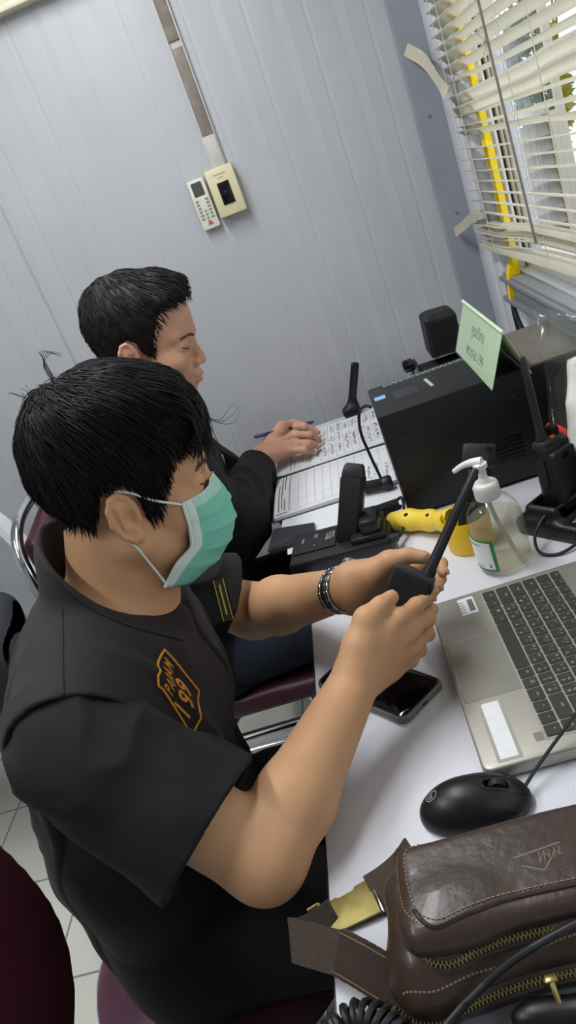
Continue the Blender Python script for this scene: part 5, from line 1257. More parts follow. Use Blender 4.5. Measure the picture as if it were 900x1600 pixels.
# ---------------------------------------------------------------- hair
def make_hair(H, body, par, mat, xf, zl, thick, n, seed, whorl, length, free=False, res=.0026, lift=.003, fwd=.7, w0=.0010, name='hair'):
    """xf: (z, x) hairline at the front; zl: (x, z) lower hairline; thick(local)->cap thickness"""
    k = H.k; xz = np.array(xf); zx = np.array(zl)
    def region(p):
        a = p[..., 0] - np.interp(p[..., 2], xz[:, 0], xz[:, 1]); b_ = np.interp(p[..., 0], zx[:, 0], zx[:, 1]) - p[..., 2]
        return np.maximum(a, b_)
    S0 = SDF(); add_head(S0, H)
    base = [o for o in S0.ops[:3]]
    ex = sines(seed, 8, 60, 150); ex2 = sines(seed + 1, 6, 180, 420, (1, 1, .5))
    S = SDF(); S.ops = [(fn, lo - .03, hi + .03, kk, op) for fn, lo, hi, kk, op in base]
    def dis(P):
        p = H.l(P); tp = np.clip(-region(p) / .022, .12, 1); return -(thick(p) * tp + (.0016 * ex(p) + .0010 * ex2(p)) * tp) * k
    lo = H.c - .2; hi = H.c + .2
    S.disp(dis, lo, hi); S._op(lambda P: region(H.l(P)) * .75 * k + .0012 * ex2(H.l(P)), lo, hi, .008, 'i')
    o = sdf_obj(name, S, res, mat, par, smooth=1)
    V = np.array([v.co for v in o.data.vertices]); Nn = np.array([v.normal for v in o.data.vertices])
    tree = bvh_of(o, body); r = np.random.default_rng(seed)
    L = H.l(V); ok = np.nonzero((region(L) < -.004) | True)[0]
    out = np.einsum('ij,ij->i', V - H.w(0, 0, .03), Nn) > 0
    ok = ok[out[ok]]; pick = r.choice(ok, n)
    up = H.R[:, 2]; F_ = H.R[:, 0]; wh = H.w(*whorl)
    v = []; f = []; tri = [(math.cos(a), math.sin(a)) for a in (0, 2.1, 4.2)]
    for q in pick:
        p = V[q].copy(); nn = Nn[q]; pl = H.l(p); ln = length(pl) * r.uniform(.6, 1.15) * k; seg = 7; st = ln / seg
        j = r.normal(size=3) * .22; P = [p - nn * .002]; d = None
        for i in range(seg):
            away = nrm(p - wh); pl = H.l(p)
            d0 = away + F_ * fwd * max(0, min(1, (pl[2] - .03) / .07)) - np.array([0, 0, 1]) * (.55 + 1.0 * (pl[2] < .05) + .25 * i / seg * free) + j
            d0 = d0 - nn * (d0 @ nn) * (1 if not free else .75); d = nrm(d0) if d is None else nrm(d * .45 + nrm(d0) * .55)
            p = p + d * st; hit = tree.find_nearest(Vector(p))
            if hit[0] is not None:
                h0 = np.array(hit[0]); n0 = np.array(hit[1])
                if n0 @ (p - H.w(0, 0, .02)) < 0: n0 = -n0
                dist = (p - h0) @ n0; tgt = lift * (.2 + .9 * i / seg) * r.uniform(.5, 1.3)
                if dist < tgt or not free: p = h0 + n0 * tgt
                elif dist > .012: p = p - n0 * (dist - .012) * .5
                nn = n0
            P.append(p.copy())
            lp = H.l(p)
            if region(lp) > r.uniform(.0, .007) and not (lp[2] > .045 and lp[0] > .05): break
        m = len(P); b0 = len(v)
        if m < 3: continue
        for i, c in enumerate(P):
            t = nrm(P[min(i + 1, m - 1)] - P[max(i - 1, 0)]); u = nrm(np.cross(t, nn + 1e-3)); w_ = np.cross(t, u); rad = w0 * (1 - .82 * (i / (m - 1)) ** 1.5) * k
            for a, b_ in tri: v.append(c + u * a * rad * 1.6 + w_ * b_ * rad * .8)
        for i in range(m - 1):
            for e in range(3): f.append((b0 + i * 3 + e, b0 + i * 3 + (e + 1) % 3, b0 + i * 3 + 3 + (e + 1) % 3, b0 + i * 3 + 3 + e))
    me = o.data; bm = bmesh.new(); bm.from_mesh(me)
    vs = [bm.verts.new(tuple(p)) for p in v]
    for q in f:
        fc = bm.faces.new([vs[i] for i in q]); fc.smooth = True
    bm.to_mesh(me); bm.free(); me.shade_smooth()
    return o
def brow(H, body, par, s, mat, pts, n, seed):
    r = np.random.default_rng(seed); tree = bvh_of(body); b = MB(); P = np.array(smooth_path([H.w(x, s * y, z) for x, y, z in pts], 12))
    for _ in range(n):
        t = r.uniform(0, 1); i = min(int(t * (len(P) - 1)), len(P) - 2); c = P[i] + (P[i + 1] - P[i]) * r.uniform(); c = c + H.R[:, 2] * r.normal() * .0016
        d = nrm(nrm(P[i + 1] - P[i]) + H.R[:, 2] * r.uniform(-.1, .5) * (1 - t)); Q = []
        for q in range(4):
            h = tree.find_nearest(Vector(c + d * .0026 * q)); Q.append(np.array(h[0]) + np.array(h[1]) * .0004)
        b.tube(Q, [.0004, .0003, .0001], 3)
    return b.build('eyebrow', mat, par)
def eye(H, body, par, s, mat, open_=.0012):
    """closed-down lid line with lashes"""
    tree = bvh_of(body); b = MB(); P = []
    for t in np.linspace(0, 1, 13):
        y = .0185 + .030 * t; z = .0030 + .0028 * math.sin(PI * t) * -1 + .004 * t; x = .10
        o_ = H.w(x, s * y, z); h = tree.ray_cast(Vector(o_ + H.R @ np.array([.02, s * .01, 0])), Vector(nrm(H.R @ np.array([-1, -s * .25, 0]))), .1)
        if h[0] is not None: P.append(np.array(h[0]) + np.array(h[1]) * .0002)
    b.tube(P, [.0004, .0011, .0012, .0008], 6)
    for i in range(1, len(P) - 1): b.tube([P[i], P[i] + H.R @ np.array([.004, s * .002, -.0025])], [.0004, .0001], 3)
    b.build('eyelashes', mat, par)

def SP(u, v, d): return dp(u, v, d)
# ---------------------------------------------------------------- masked man
def man_masked():
    R1 = frame_of(math.radians(16), math.radians(12), math.radians(0)); c1 = dp(205, 803, .808) + R1[:, 1] * .074
    H = Head(c1, R1, .985)
    root = thing('person', (-.43, .79, 0), 'person in black vest and mint face mask, seated, holding a walkie-talkie in both hands', 'person')
    shR = np.array([-.398, .640, .935]); shL = np.array([-.425, .985, .955]); elR = np.array([-.236, .556, .785]); wrR = dp(560, 1054, .88)
    elL = np.array([-.258, 1.018, .795]); wrL = dp(545, 918, 1.0); neck = np.array([-.352, .800, .985]); pel = np.array([-.45, .78, .545])
    hipR = np.array([-.43, .69, .53]); hipL = np.array([-.43, .87, .53]); knR = np.array([-.02, .66, .545]); knL = np.array([-.02, .92, .545]); anR = np.array([-.06, .66, .10]); anL = np.array([-.04, .93, .10])
    def torso(S, g=0., kk=.03):
        lat = nrm(shL - shR)
        S.fcone(pel + [0, 0, 0], [-.44, .79, .70], (.165 + g, .115 + g), (.160 + g, .115 + g), lat, kk)
        S.fcone([-.44, .79, .70], [-.405, .805, .88], (.160 + g, .115 + g), (.170 + g, .112 + g), lat, .05)
        S.fcone([-.405, .805, .87], [-.385, .810, .945], (.170 + g, .110 + g), (.125 + g, .075 + g), lat, .05)
        S.cone(shR, neck + [-.01, -.03, -.02], .056 + g, .050 + g, .05); S.cone(shL, neck + [-.01, .03, -.02], .056 + g, .050 + g, .05)
    B = SDF(); torso(B)
    B.cone(neck + [-.012, 0, -.02], H.w(-.022, 0, -.035), .058, .056, .03); B.cone(neck + [.01, 0, -.01], H.w(.02, 0, -.05), .045, .045, .03)
    add_head(B, H)
    for sh, el, wr in ((shR, elR, wrR), (shL, elL, wrL)):
        B.cone(sh, el, .052, .0405, .03); B.cone(el, el + (wr - el) * .3, .0405, .0425, .016); B.cone(el + (wr - el) * .3, wr, .0425, .0268, .012)
    latR = None
    mR = [SP(620, 967, .888), SP(638, 986, .900), SP(645, 1008, .916), SP(640, 1030, .930)]
    chR = [[SP(650, 946, .912), SP(664, 936, .928), SP(676, 927, .942)], [SP(668, 966, .928), SP(674, 952, .950), SP(666, 942, .962)],
           [SP(668, 990, .944), SP(668, 974, .962), SP(657, 963, .968)], [SP(656, 1016, .952), SP(653, 1000, .966), SP(643, 990, .970)]]
    thR = [SP(561, 1006, .872), SP(572, 968, .874), SP(594, 946, .884), SP(612, 933, .898)]
    add_hand(B, wrR, mR, chR, thR, .0285)
    mL = [SP(622, 900, 1.012), SP(618, 918, 1.022), SP(614, 934, 1.028), SP(608, 950, 1.028)]
    chL = [[SP(668, 876, 1.020), SP(690, 880, 1.000), SP(692, 896, .982)], [SP(668, 896, 1.030), SP(688, 904, 1.006), SP(683, 920, .986)],
           [SP(660, 916, 1.034), SP(678, 922, 1.010), SP(672, 936, .992)], [SP(648, 936, 1.03), SP(664, 940, 1.010), SP(658, 950, .994)]]
    thL = [SP(578, 898, .986), SP(608, 878, .978), SP(638, 868, .970), SP(662, 871, .962)]
    add_hand(B, wrL, mL, chL, thL, .028)
    B.cone(hipR, knR, .078, .055, .04); B.cone(hipL, knL, .078, .055, .04); B.cone(knR, anR, .053, .036, .02); B.cone(knL, anL, .053, .036, .02)
    for an in (anR, anL): B.cone(an + [0, 0, -.05], an + [.15, 0, -.07], .036, .025, .03)
    # creases of the knuckles
    body = sdf_obj('body', B, .0021, M_skin1, root, smooth=2)
    nb = MB(); cdir = lambda P: nrm(CAM - P)
    nails(nb, [(thR[2], thR[3], nrm(cdir(thR[3]) + np.array([-.9, -.1, .6]))), (chR[0][1], chR[0][2], nrm(np.array([.5, -.5, .7])))], None)
    nails(nb, [(thL[2], thL[3], np.array([-.2, -.2, 1.])), (chL[0][1], chL[0][2], np.array([1., -.2, .3])), (chL[1][1], chL[1][2], np.array([1., -.2, .2])), (chL[2][1], chL[2][2], np.array([1., -.2, .1]))], None)
    M_nail = pm('fingernail', 'cf9c85', .35)
    one = len(nb.v) // 6
    per_f = len(nb.f) // 6
    for i in range(6):
        q = MB(); q.v = nb.v[i * one:(i + 1) * one]; q.f = [tuple(j - i * one for j in fc) for fc in nb.f[i * per_f:(i + 1) * per_f]]; q.mi = [0] * len(q.f); q.build('fingernail', M_nail, root)
    # ---- vest
    V = SDF(); torso(V, .016, .03)
    fold = warp_folds(3, .0075, 34, 66, 5, (1, 1, .7), .8)
    V.disp(lambda P: fold(P) * np.clip((1.03 - P[..., 2]) / .06, 0, 1), [-1, 0, .4], [0, 1.5, 1.12])
    V.fcone([-.44, .785, .56], [-.445, .785, .46], (.180, .125), (.185, .13), (0, 1, 0), .03)
    # stand collar
    ax = nrm(H.w(-.022, 0, -.035) - neck)
    V.cone(neck + ax * -.02 + [-.006, 0, 0], neck + ax * .080 + [-.012, 0, 0], .086, .081, .012)
    fl = nrm(shL - shR); fc_ = np.array([-.3, .802, .9])
    V.disp(lambda P: .012 * np.exp(-((P - fc_) @ fl / .0035) ** 2) * (P[..., 0] > -.34), [-.34, .7, .45], [-.1, .9, 1.08])
    V.cone(neck + ax * .0 + [-.004, 0, .0], neck + ax * .05 + [-.006, 0, 0], .0665, .0745, .003, 's'); V.cone(neck + ax * .05 + [-.006, 0, .0], neck + ax * .13 + [-.008, 0, 0], .0745, .0745, .003, 's')
    V.plane(neck + ax * .052, nrm(ax + np.array([.85, -.05, 0])), .004)
    V.plane((0, 0, .455), (0, 0, -1), .006)
    # armholes
    for sh, el, s in ((shR, elR, -1), (shL, elL, 1)):
        a = nrm(el - sh); out = np.array([.10, s * 1.0, -.18]); V.plane(sh + np.array([0, s * .018, 0]), out, .006)
        V.cone(sh + np.array([.012, s * .05, -.012]), el, .080, .074, .004, 's')
    vest = sdf_obj('vest', V, .0034, M_vest, root, smooth=2)
    # ---- shirt sleeves and hem
    def sleeve(sh, el, s, frac, seed, drop):
        T = SDF(); a = nrm(el - sh); e = sh + (el - sh) * frac
        T.cone(sh + np.array([.004, s * .004, -.004]), e + a * .03 + drop, .070, .078, .01); T.cone(sh + np.array([-.012, s * -.01, -.05]), e + a * .03 + drop * 2.4, .056, .064, .05)
        T.disp(warp_folds(seed, .0085, 38, 75, 5, (1, 1, 1), .8), sh - .3, sh + .4)
        T.cone(e - a * .03 + drop, e + a * .2 + drop, .069, .073, .004, 's'); T.cone(sh, el, .047, .044, .002, 's') if False else None
        T.plane(e, nrm(a + drop * 3), .002)
        return sdf_obj('sleeve', T, .0032, M_shirt, root, smooth=2)
    slR = sleeve(shR, elR, -1, .74, 21, np.array([.004, -.004, -.012])); slL = sleeve(shL, elL, 1, .78, 25, np.array([0, .002, -.008]))
    for nm, sh, el, fr, dr in (('sleeve_hem', shR, elR, .74, np.array([.004, -.004, -.012])),):
        pass
    U = SDF(); torso(U, .008); U.plane((0, 0, .50), (0, 0, -1), .004); U.plane(neck - ax * .05, ax, .004); sdf_obj('shirt', U, .006, M_shirt, root, smooth=1)
    # ---- trousers and shoes
    Tt = SDF(); Tt.fcone(pel + [0, 0, -.06], pel + [0, 0, .04], (.165, .125), (.165, .122), (0, 1, 0), .03)
    for hp, kn, an in ((hipR, knR, anR), (hipL, knL, anL)):
        Tt.cone(hp, kn, .090, .066, .04); Tt.cone(kn, an + [0, 0, .02], .066, .056, .03)
    Tt.disp(warp_folds(31, .005, 14, 30, 5), [-1, 0, 0], [.5, 1.5, .8]); Tt.plane((0, 0, .085), (0, 0, -1), .003)
    sdf_obj('trousers', Tt, .006, M_trous, root, smooth=2)
    for an in (anR, anL):
        Q = SDF(); Q.cone(an + [-.02, 0, -.055], an + [.05, 0, -.050], .042, .046, .02); Q.cone(an + [.05, 0, -.055], an + [.17, 0, -.068], .045, .034, .02); Q.plane((0, 0, .002), (0, 0, -1), .003); sdf_obj('shoe', Q, .005, M_black_m, root)
    # ---- belt clip at the back, zip along the vest front
    bv = bvh_of(vest); nrmv = nrm([.72, -.42, .55])
    def onto(mb, n, base=None, lift=.0008, dist=.3):
        return drape(mb, bv, n, lift, dist)
    def path_on(pix, dist0=.7):
        out = []
        for u, v_ in pix:
            d = ray(u, v_); d = d / np.linalg.norm(d); h = bv.ray_cast(Vector(CAM), Vector(d), 3); 
            if h[0] is not None: out.append((np.array(h[0]), np.array(h[1])))
        return out
    zp_ = path_on([tuple(q) for q in smooth_path([np.array(p, float) for p in ((296, 968), (318, 985), (345, 1010), (370, 1035), (392, 1058), (406, 1085), (420, 1115), (433, 1145))], 8)])
    if len(zp_) > 36:
        b = MB(); b.tube([p + n * .0008 for p, n in zp_], .0022, 8); b.build('front_edge', pm('highlit placket edge', '3a3437', .8), root)  # edge tube tinted lighter than the vest to paint in its fold highlight
        p, n = zp_[34]; b = MB(); b.box((0, 0, 0), (.007, .016, .004), M=M3(nrm(np.cross(n, [0, 0, 1])), nrm(np.cross(n, nrm(np.cross(n, [0, 0, 1])))), n, p + n * .004), bev=.001); b.build('zip_pull', pm('dull metal', '8a8a88', .4, metal=.8), root)
    dens = lambda pts: [tuple(q) for q in smooth_path([np.array(p, float) for p in pts], 8)]
    seam = path_on(dens([(88, 905), (110, 928), (150, 956), (200, 978), (250, 992), (288, 1002)]))
    if len(seam) > 2: b = MB(); b.tube([p + n * .0003 for p, n in seam], .0010, 6); b.build('collar_seam', M_shirt, root)
    seam = path_on(dens([(98, 952), (99, 1000), (99, 1050), (100, 1085)]))
    if len(seam) > 2: b = MB(); b.tube([p + n * .0002 for p, n in seam], .0008, 6); b.build('yoke_seam', M_shirt, root)
    # ---- embroidered patch on the chest
    ph = path_on([(283, 1080)])
    if ph:
        pc, pn = ph[0]
        tri = path_on([(275, 1050), (292, 1050), (275, 1110), (295, 1105), (260, 1060), (305, 1085)]); pn = nrm(pn + sum(n for _, n in tri))
        rd = nrm(np.array([-.02, 1, 0]) - pn * (np.array([-.02, 1, 0]) @ pn)); upv = np.cross(pn, rd)
        def plane_pt(u, v_):
            d = ray(u, v_); t = ((pc - CAM) @ pn) / (d @ pn); q = CAM + d * t - pc; return np.array([q @ rd, q @ upv])
        out = [plane_pt(*p) for p in ((264, 1015), (318, 1080), (309, 1112), (311, 1122), (303, 1146), (295, 1140), (256, 1078), (249, 1072), (247, 1056), (252, 1040))]
        M = M3(rd, upv, pn, pc)
        def dr(mb, lift): mb.h = [((np.array(p) - pc) @ pn) for p in mb.v]; return drape(mb, bv, pn, lift, .06)
        def grid_poly(poly, n=14):
            # triangulated sheet, dense enough to follow the cloth
            bm = bmesh.new(); vs = [bm.verts.new((p[0], p[1], 0)) for p in poly]; bm.faces.new(vs); bmesh.ops.triangulate(bm, faces=bm.faces[:])
            for _ in range(4): bmesh.ops.subdivide_edges(bm, edges=bm.edges[:], cuts=1, use_grid_fill=True)
            bmesh.ops.triangulate(bm, faces=bm.faces[:]); return bm
        b = MB(); b._bm(grid_poly(out), M); dr(b, .0012); patch = b.build('chest_patch', M_patch, root, 180)
        b = MB(); cl = [np.array([p[0], p[1], 0]) for p in out]; dense = []
        for i in range(len(cl)):
            for q in range(8): dense.append(cl[i] + (cl[(i + 1) % len(cl)] - cl[i]) * q / 8)
        b.tube(dense, .0013, 8, M=M, closed=True); dr(b, .0014); b.build('border', M_orange, patch)
        # lettering: reads along rd, raised
        def lettered(name, body, base0, base1, top0, size, bold, dep):
            b = MB(); b.text(body, 1, Matrix.Identity(4), 0, bold=bold, res=3, space=1.22); xs = [p[0] for p in b.v]; ys = [p[1] for p in b.v]; x0, x1, y0, y1 = min(xs), max(xs), min(ys), max(ys)
            r_ = np.array(base1, float) - base0; u_ = np.array(top0, float) - base0; out = []
            for p in b.v:
                q = np.array(base0) + r_ * (p[0] - x0) / (x1 - x0) + u_ * (p[1] - y0) / (y1 - y0); l_ = plane_pt(*q); out.append(tuple(M @ Vector((l_[0], l_[1], 0))))
            n0 = len(out); out += out; b.h = [dep] * n0 + [0.] * n0; fs = [tuple(q) for q in b.f]; cnt = {}
            for q in fs:
                for i in range(len(q)): ed = (q[i], q[(i + 1) % len(q)]); cnt[ed] = 1
            side = [(i, j, j + n0, i + n0) for (i, j) in cnt if (j, i) not in cnt]
            b.v = out; b.f = fs + [tuple(i + n0 for i in q[::-1]) for q in fs] + side; b.mi = [0] * len(b.f)
            drape(b, bv, pn, .0014, .06); b.build(name, M_orange, patch, 60)
        lettered('numerals', '199', (296, 1124), (304, 1079), (272, 1100), 1, .018, .0010)
        lettered('lettering', 'PARAM', (269, 1088), (277, 1042), (256, 1072), 1, .012, .0008)
    # small far name badge
    bv = bvh_of(vest, slL); fb = path_on([(348, 938), (342, 915), (354, 962)])
    if len(fb) == 3:
        pc, pn = fb[0]; rd = nrm(fb[2][0] - fb[1][0]); rd = nrm(rd - pn * (rd @ pn)); M = M3(rd, np.cross(pn, rd), pn, pc + pn * .004); yb = pm('olive yellow thread', 'a8a040', .6)
        b = MB(); b.rrect(.060, .014, .002, 0, .0012, M); nb_ = b.build('name_badge', M_patch, root)
        b = MB(); q = [(-.03, -.007), (.03, -.007), (.03, .007), (-.03, .007)]; b.tube([(x, y, .0014) for x, y in q], .0007, 6, M=M, closed=True); b.tube([(-.022, 0, .0014), (.022, 0, .0014)], .0012, 6, M=M); b.build('border', yb, nb_)
    # ---- face details, hair
    eye(H, body, root, -1, M_brow); eye(H, body, root, 1, M_brow)
    for s in (-1, 1): brow(H, body, root, s, M_brow, [(.100, .014, .020), (.096, .028, .0255), (.082, .046, .0245)], 110, 5 + s)
    thick = lambda p: .006 + .020 * np.clip((p[..., 2] - .03) / .09, 0, 1) - .002 * np.clip((-p[..., 0] - .02) / .07, 0, 1)
    make_hair(H, body, root, M_hair,
              [(-.09, -.02), (-.045, .020), (-.03, .026), (-.01, .034), (.02, .044), (.045, .054), (.07, .070), (.09, .086), (.12, .10), (.2, .12)],
              [(-.14, -.06), (-.085, -.055), (-.06, -.044), (-.042, -.026), (-.034, .004), (-.026, .030), (-.008, .037), (.006, .030), (.014, .000), (.017, -.030), (.022, -.040), (.034, -.030), (.05, -.01), (.12, 0)],
              thick, 6800, 8, (-.045, .006, .150), lambda p: .020 + .034 * min(1, max(0, (p[2] + .0) / .10)), True, lift=.004, fwd=.9, w0=.0008)
    # long fringe locks over the brow and a few stray hairs
    r = np.random.default_rng(17); b = MB()
    for q in range(330):
        y = r.uniform(-.066, .055); x0 = .080 - .35 * max(0, abs(y) - .02); z0 = .098 + r.normal() * .006 - .25 * max(0, abs(y) - .03)
        ln = r.uniform(.035, .066) * (1 if y > -.05 else .8); sw = (-.010 if y < 0 else .006) + r.normal() * .006
        P = [H.w(x0 - .02, y, z0 + .014), H.w(x0 + .014, y + sw * .3, z0), H.w(x0 + .027 - .3 * abs(y) * .3, y + sw * .8, z0 - ln * .45), H.w(x0 + .0235 + r.normal() * .004 - abs(y) * .16, y + sw * 1.3, z0 - ln)]
        b.tube(smooth_path(P, 3), [.0009, .0009, .0007, .0002], 3)
    for q in range(34):
        a = r.uniform(0, 2 * PI); x = -.02 + .06 * math.cos(a); y = .055 * math.sin(a); z = .152 - (x + .02) ** 2 * 4 - y * y * 6
        d = np.array([math.cos(a) * .6 + .25, math.sin(a), r.uniform(.1, .9)]); d = nrm(d); L = r.uniform(.012, .034); p0 = np.array([x, y, z - .008])
        b.tube(smooth_path([H.w(*p0), H.w(*(p0 + d * L * .6)), H.w(*(p0 + d * L + np.array([.004, 0, -.006])))], 3), [.0004, .0003, .0001], 3)
    for q in range(5):
        p0 = np.array([-.046, -.02 + .01 * q, .140]); b.tube(smooth_path([H.w(*p0), H.w(*(p0 + [-.006, 0, .022])), H.w(*(p0 + [.004 - .003 * q, .004, .032])), H.w(*(p0 + [.014, .004, .026]))], 5), [.0005, .0004, .0001], 3)
    for q in range(3): b.tube(smooth_path([H.w(.10, -.02 + .01 * q, .075), H.w(.122, -.02 + .01 * q, .062), H.w(.137, -.022 + .01 * q, .062 + .006 * q), H.w(.146, -.02, .075 + .004 * q)], 5), [.0005, .0003, .0001], 3)
    b.build('fringe', M_hair, root, 180)
    # ---- face mask: pleated shell
    def prof(t):   # centre line from the nose bridge to under the chin
        return np.array([np.interp(t, [0, .12, .30, .48, .55, .70, .86, 1.], [.0985, .109, .1165, .1190, .1175, .1090, .0890, .0560]), 0, np.interp(t, [0, .12, .30, .48, .55, .70, .86, 1.], [-.001, -.012, -.030, -.052, -.060, -.081, -.103, -.121])])
    def edge(t, s):  # cheek edge
        return np.array([np.interp(t, [0, .35, .62, .82, 1], [.0560, .0590, .0575, .0360, .0180]), s * np.interp(t, [0, .35, .62, .82, 1], [.0610, .0640, .0635, .0660, .0600]), np.interp(t, [0, .35, .62, .82, 1], [-.006, -.034, -.058, -.074, -.100])])
    nu, nt = 40, 44; tree = bvh_of(body); v = []; f = []; mi = []
    for i in range(nu + 1):
        u = -1 + 2 * i / nu; s = 1 if u > 0 else -1; a = abs(u)
        for j in range(nt + 1):
            t = j / nt; m_ = prof(t); e = edge(t, s); q = a ** 1.15
            p = np.array([m_[0] + (e[0] - m_[0]) * a ** 2.1, e[1] * (1 - (1 - a) ** 1.45), m_[2] + (e[2] - m_[2]) * a ** 1.5])
            pl = sum(.0045 * max(0, 1 - ((t - tp) / .055)) * (t > tp) for tp in (.26, .46, .66, .82)) * (1 - a ** 4)
            p = p + np.array([pl * .9, s * pl * a * .4, 0]) + np.array([1, 0, 0]) * .0009 * math.sin(t * 37 + u * 9) * (1 - a)
            P = H.w(*p); h = tree.find_nearest(Vector(P))
            if h[0] is not None:
                n0 = np.array(h[1]); dd = (P - np.array(h[0])) @ n0
                if dd < .002: P = np.array(h[0]) + n0 * .002
            v.append(P)
    for i in range(nu):
        for j in range(nt):
            f.append((i * (nt + 1) + j, (i + 1) * (nt + 1) + j, (i + 1) * (nt + 1) + j + 1, i * (nt + 1) + j + 1)); mi.append(1 if (i < 2 or i >= nu - 2) else 2 if j < 5 else 0)
    mk = mesh_obj('face_mask', v, f, [M_mask, M_maskw, pm('embossed mask band', 'b4e0d2', .75, bump=.5, bscale=420)], root, 180, mi); md = mk.modifiers.new('t', 'SOLIDIFY'); md.thickness = .0012; md.offset = 0
    tape_ = MB(); col = [v[0 * (nt + 1) + j] for j in range(nt + 1)]
    for c_ in (0, nu): tape_.tube(smooth_path([v[c_ * (nt + 1) + j] for j in range(0, nt + 1, 4)], 3), .0022, 7)
    tape_.tube([v[i * (nt + 1)] for i in range(nu + 1)], .0011, 6); tape_.build('binding', M_maskw, mk)
    for s, ci in ((-1, 0), (1, nu)):
        b = MB(); top = v[ci * (nt + 1) + 1]; bot = v[ci * (nt + 1) + nt - 1]
        b.tube(smooth_path([top, H.w(.026, s * .0775, .010), H.w(.004, s * .0815, .025), H.w(-.012, s * .0835, .031)], 6), .0013, 7); b.build('ear_loop', M_maskw, mk)
        b = MB(); b.tube(smooth_path([bot, H.w(.006, s * .0700, -.060), H.w(-.004, s * .0775, -.036), H.w(-.016, s * .080, -.026)], 6), .0013, 7); b.build('ear_loop', M_maskw, mk)
    # ---- wristwatch
    wc = wrL + (elL - wrL) * .06; wax = nrm(wrL - elL); latw = nrm(np.cross(wax, [0, 0, 1])); upw = np.cross(latw, wax)
    M_st = pm('steel bracelet', 'c8cacd', .2, metal=1.); M_sd = pm('brushed dark steel', '6d7074', .38, metal=1.); N = 17
    b = MB()
    for i in range(N):
        a = 2 * PI * i / N; rr = (.0330, .0295); n = np.array([math.cos(a), math.sin(a)]); p = wc + latw * rr[0] * n[0] + upw * rr[1] * n[1]; tn = nrm(-latw * rr[0] * n[1] + upw * rr[1] * n[0]); no = nrm(np.cross(tn, wax)); no = no if no @ (p - wc) > 0 else -no
        for q, wd, m_ in ((-.0078, .0048, 0), (0, .0100, 1), (.0078, .0048, 0)): b.box((0, q, 0), (.0112, wd, .0028 + .0004 * m_), M=M3(tn, wax, no, p), bev=.0007, seg=1, mi=m_)
    wt = b.build('wristwatch', [M_st, M_sd], root)
    a = math.radians(20); p = wc + latw * .034 * math.cos(a) * -1 + upw * .031 * math.sin(a); no = nrm(p - wc); tn = np.cross(wax, no)
    b = MB(); b.lathe([(0, 0), (.0165, 0), (.0175, .002), (.0165, .006), (.0145, .0065), (0, .0065)], M3(tn, wax, no, p + no * .0005), 32); b.build('watch_case', M_st, wt)
    b = MB(); b.lathe([(0, .0064), (.0142, .0064), (.0138, .0070), (0, .0072)], M3(tn, wax, no, p + no * .0005), 32); b.build('watch_dial', M_blackgl, wt)
    return root, H
man_masked()
# the walkie-talkie he holds
top = dp(650, 895, .938); bot = dp(588, 1032, .956); zd = nrm(top - bot); nd = nrm(ROT @ np.array([-.62, -.28, -.73])); nd = nrm(nd - zd * (nd @ zd)); xd = np.cross(nd, zd)
t = thing('handheld_walkie_talkie', top - zd * .11, 'black walkie-talkie with long antenna held in the masked man\'s hands', 'radio')
radio_parts(t, M3(xd, nd, zd, top - zd * .112) @ TR((0, 0, 0), rz=.5), False, .128, False)

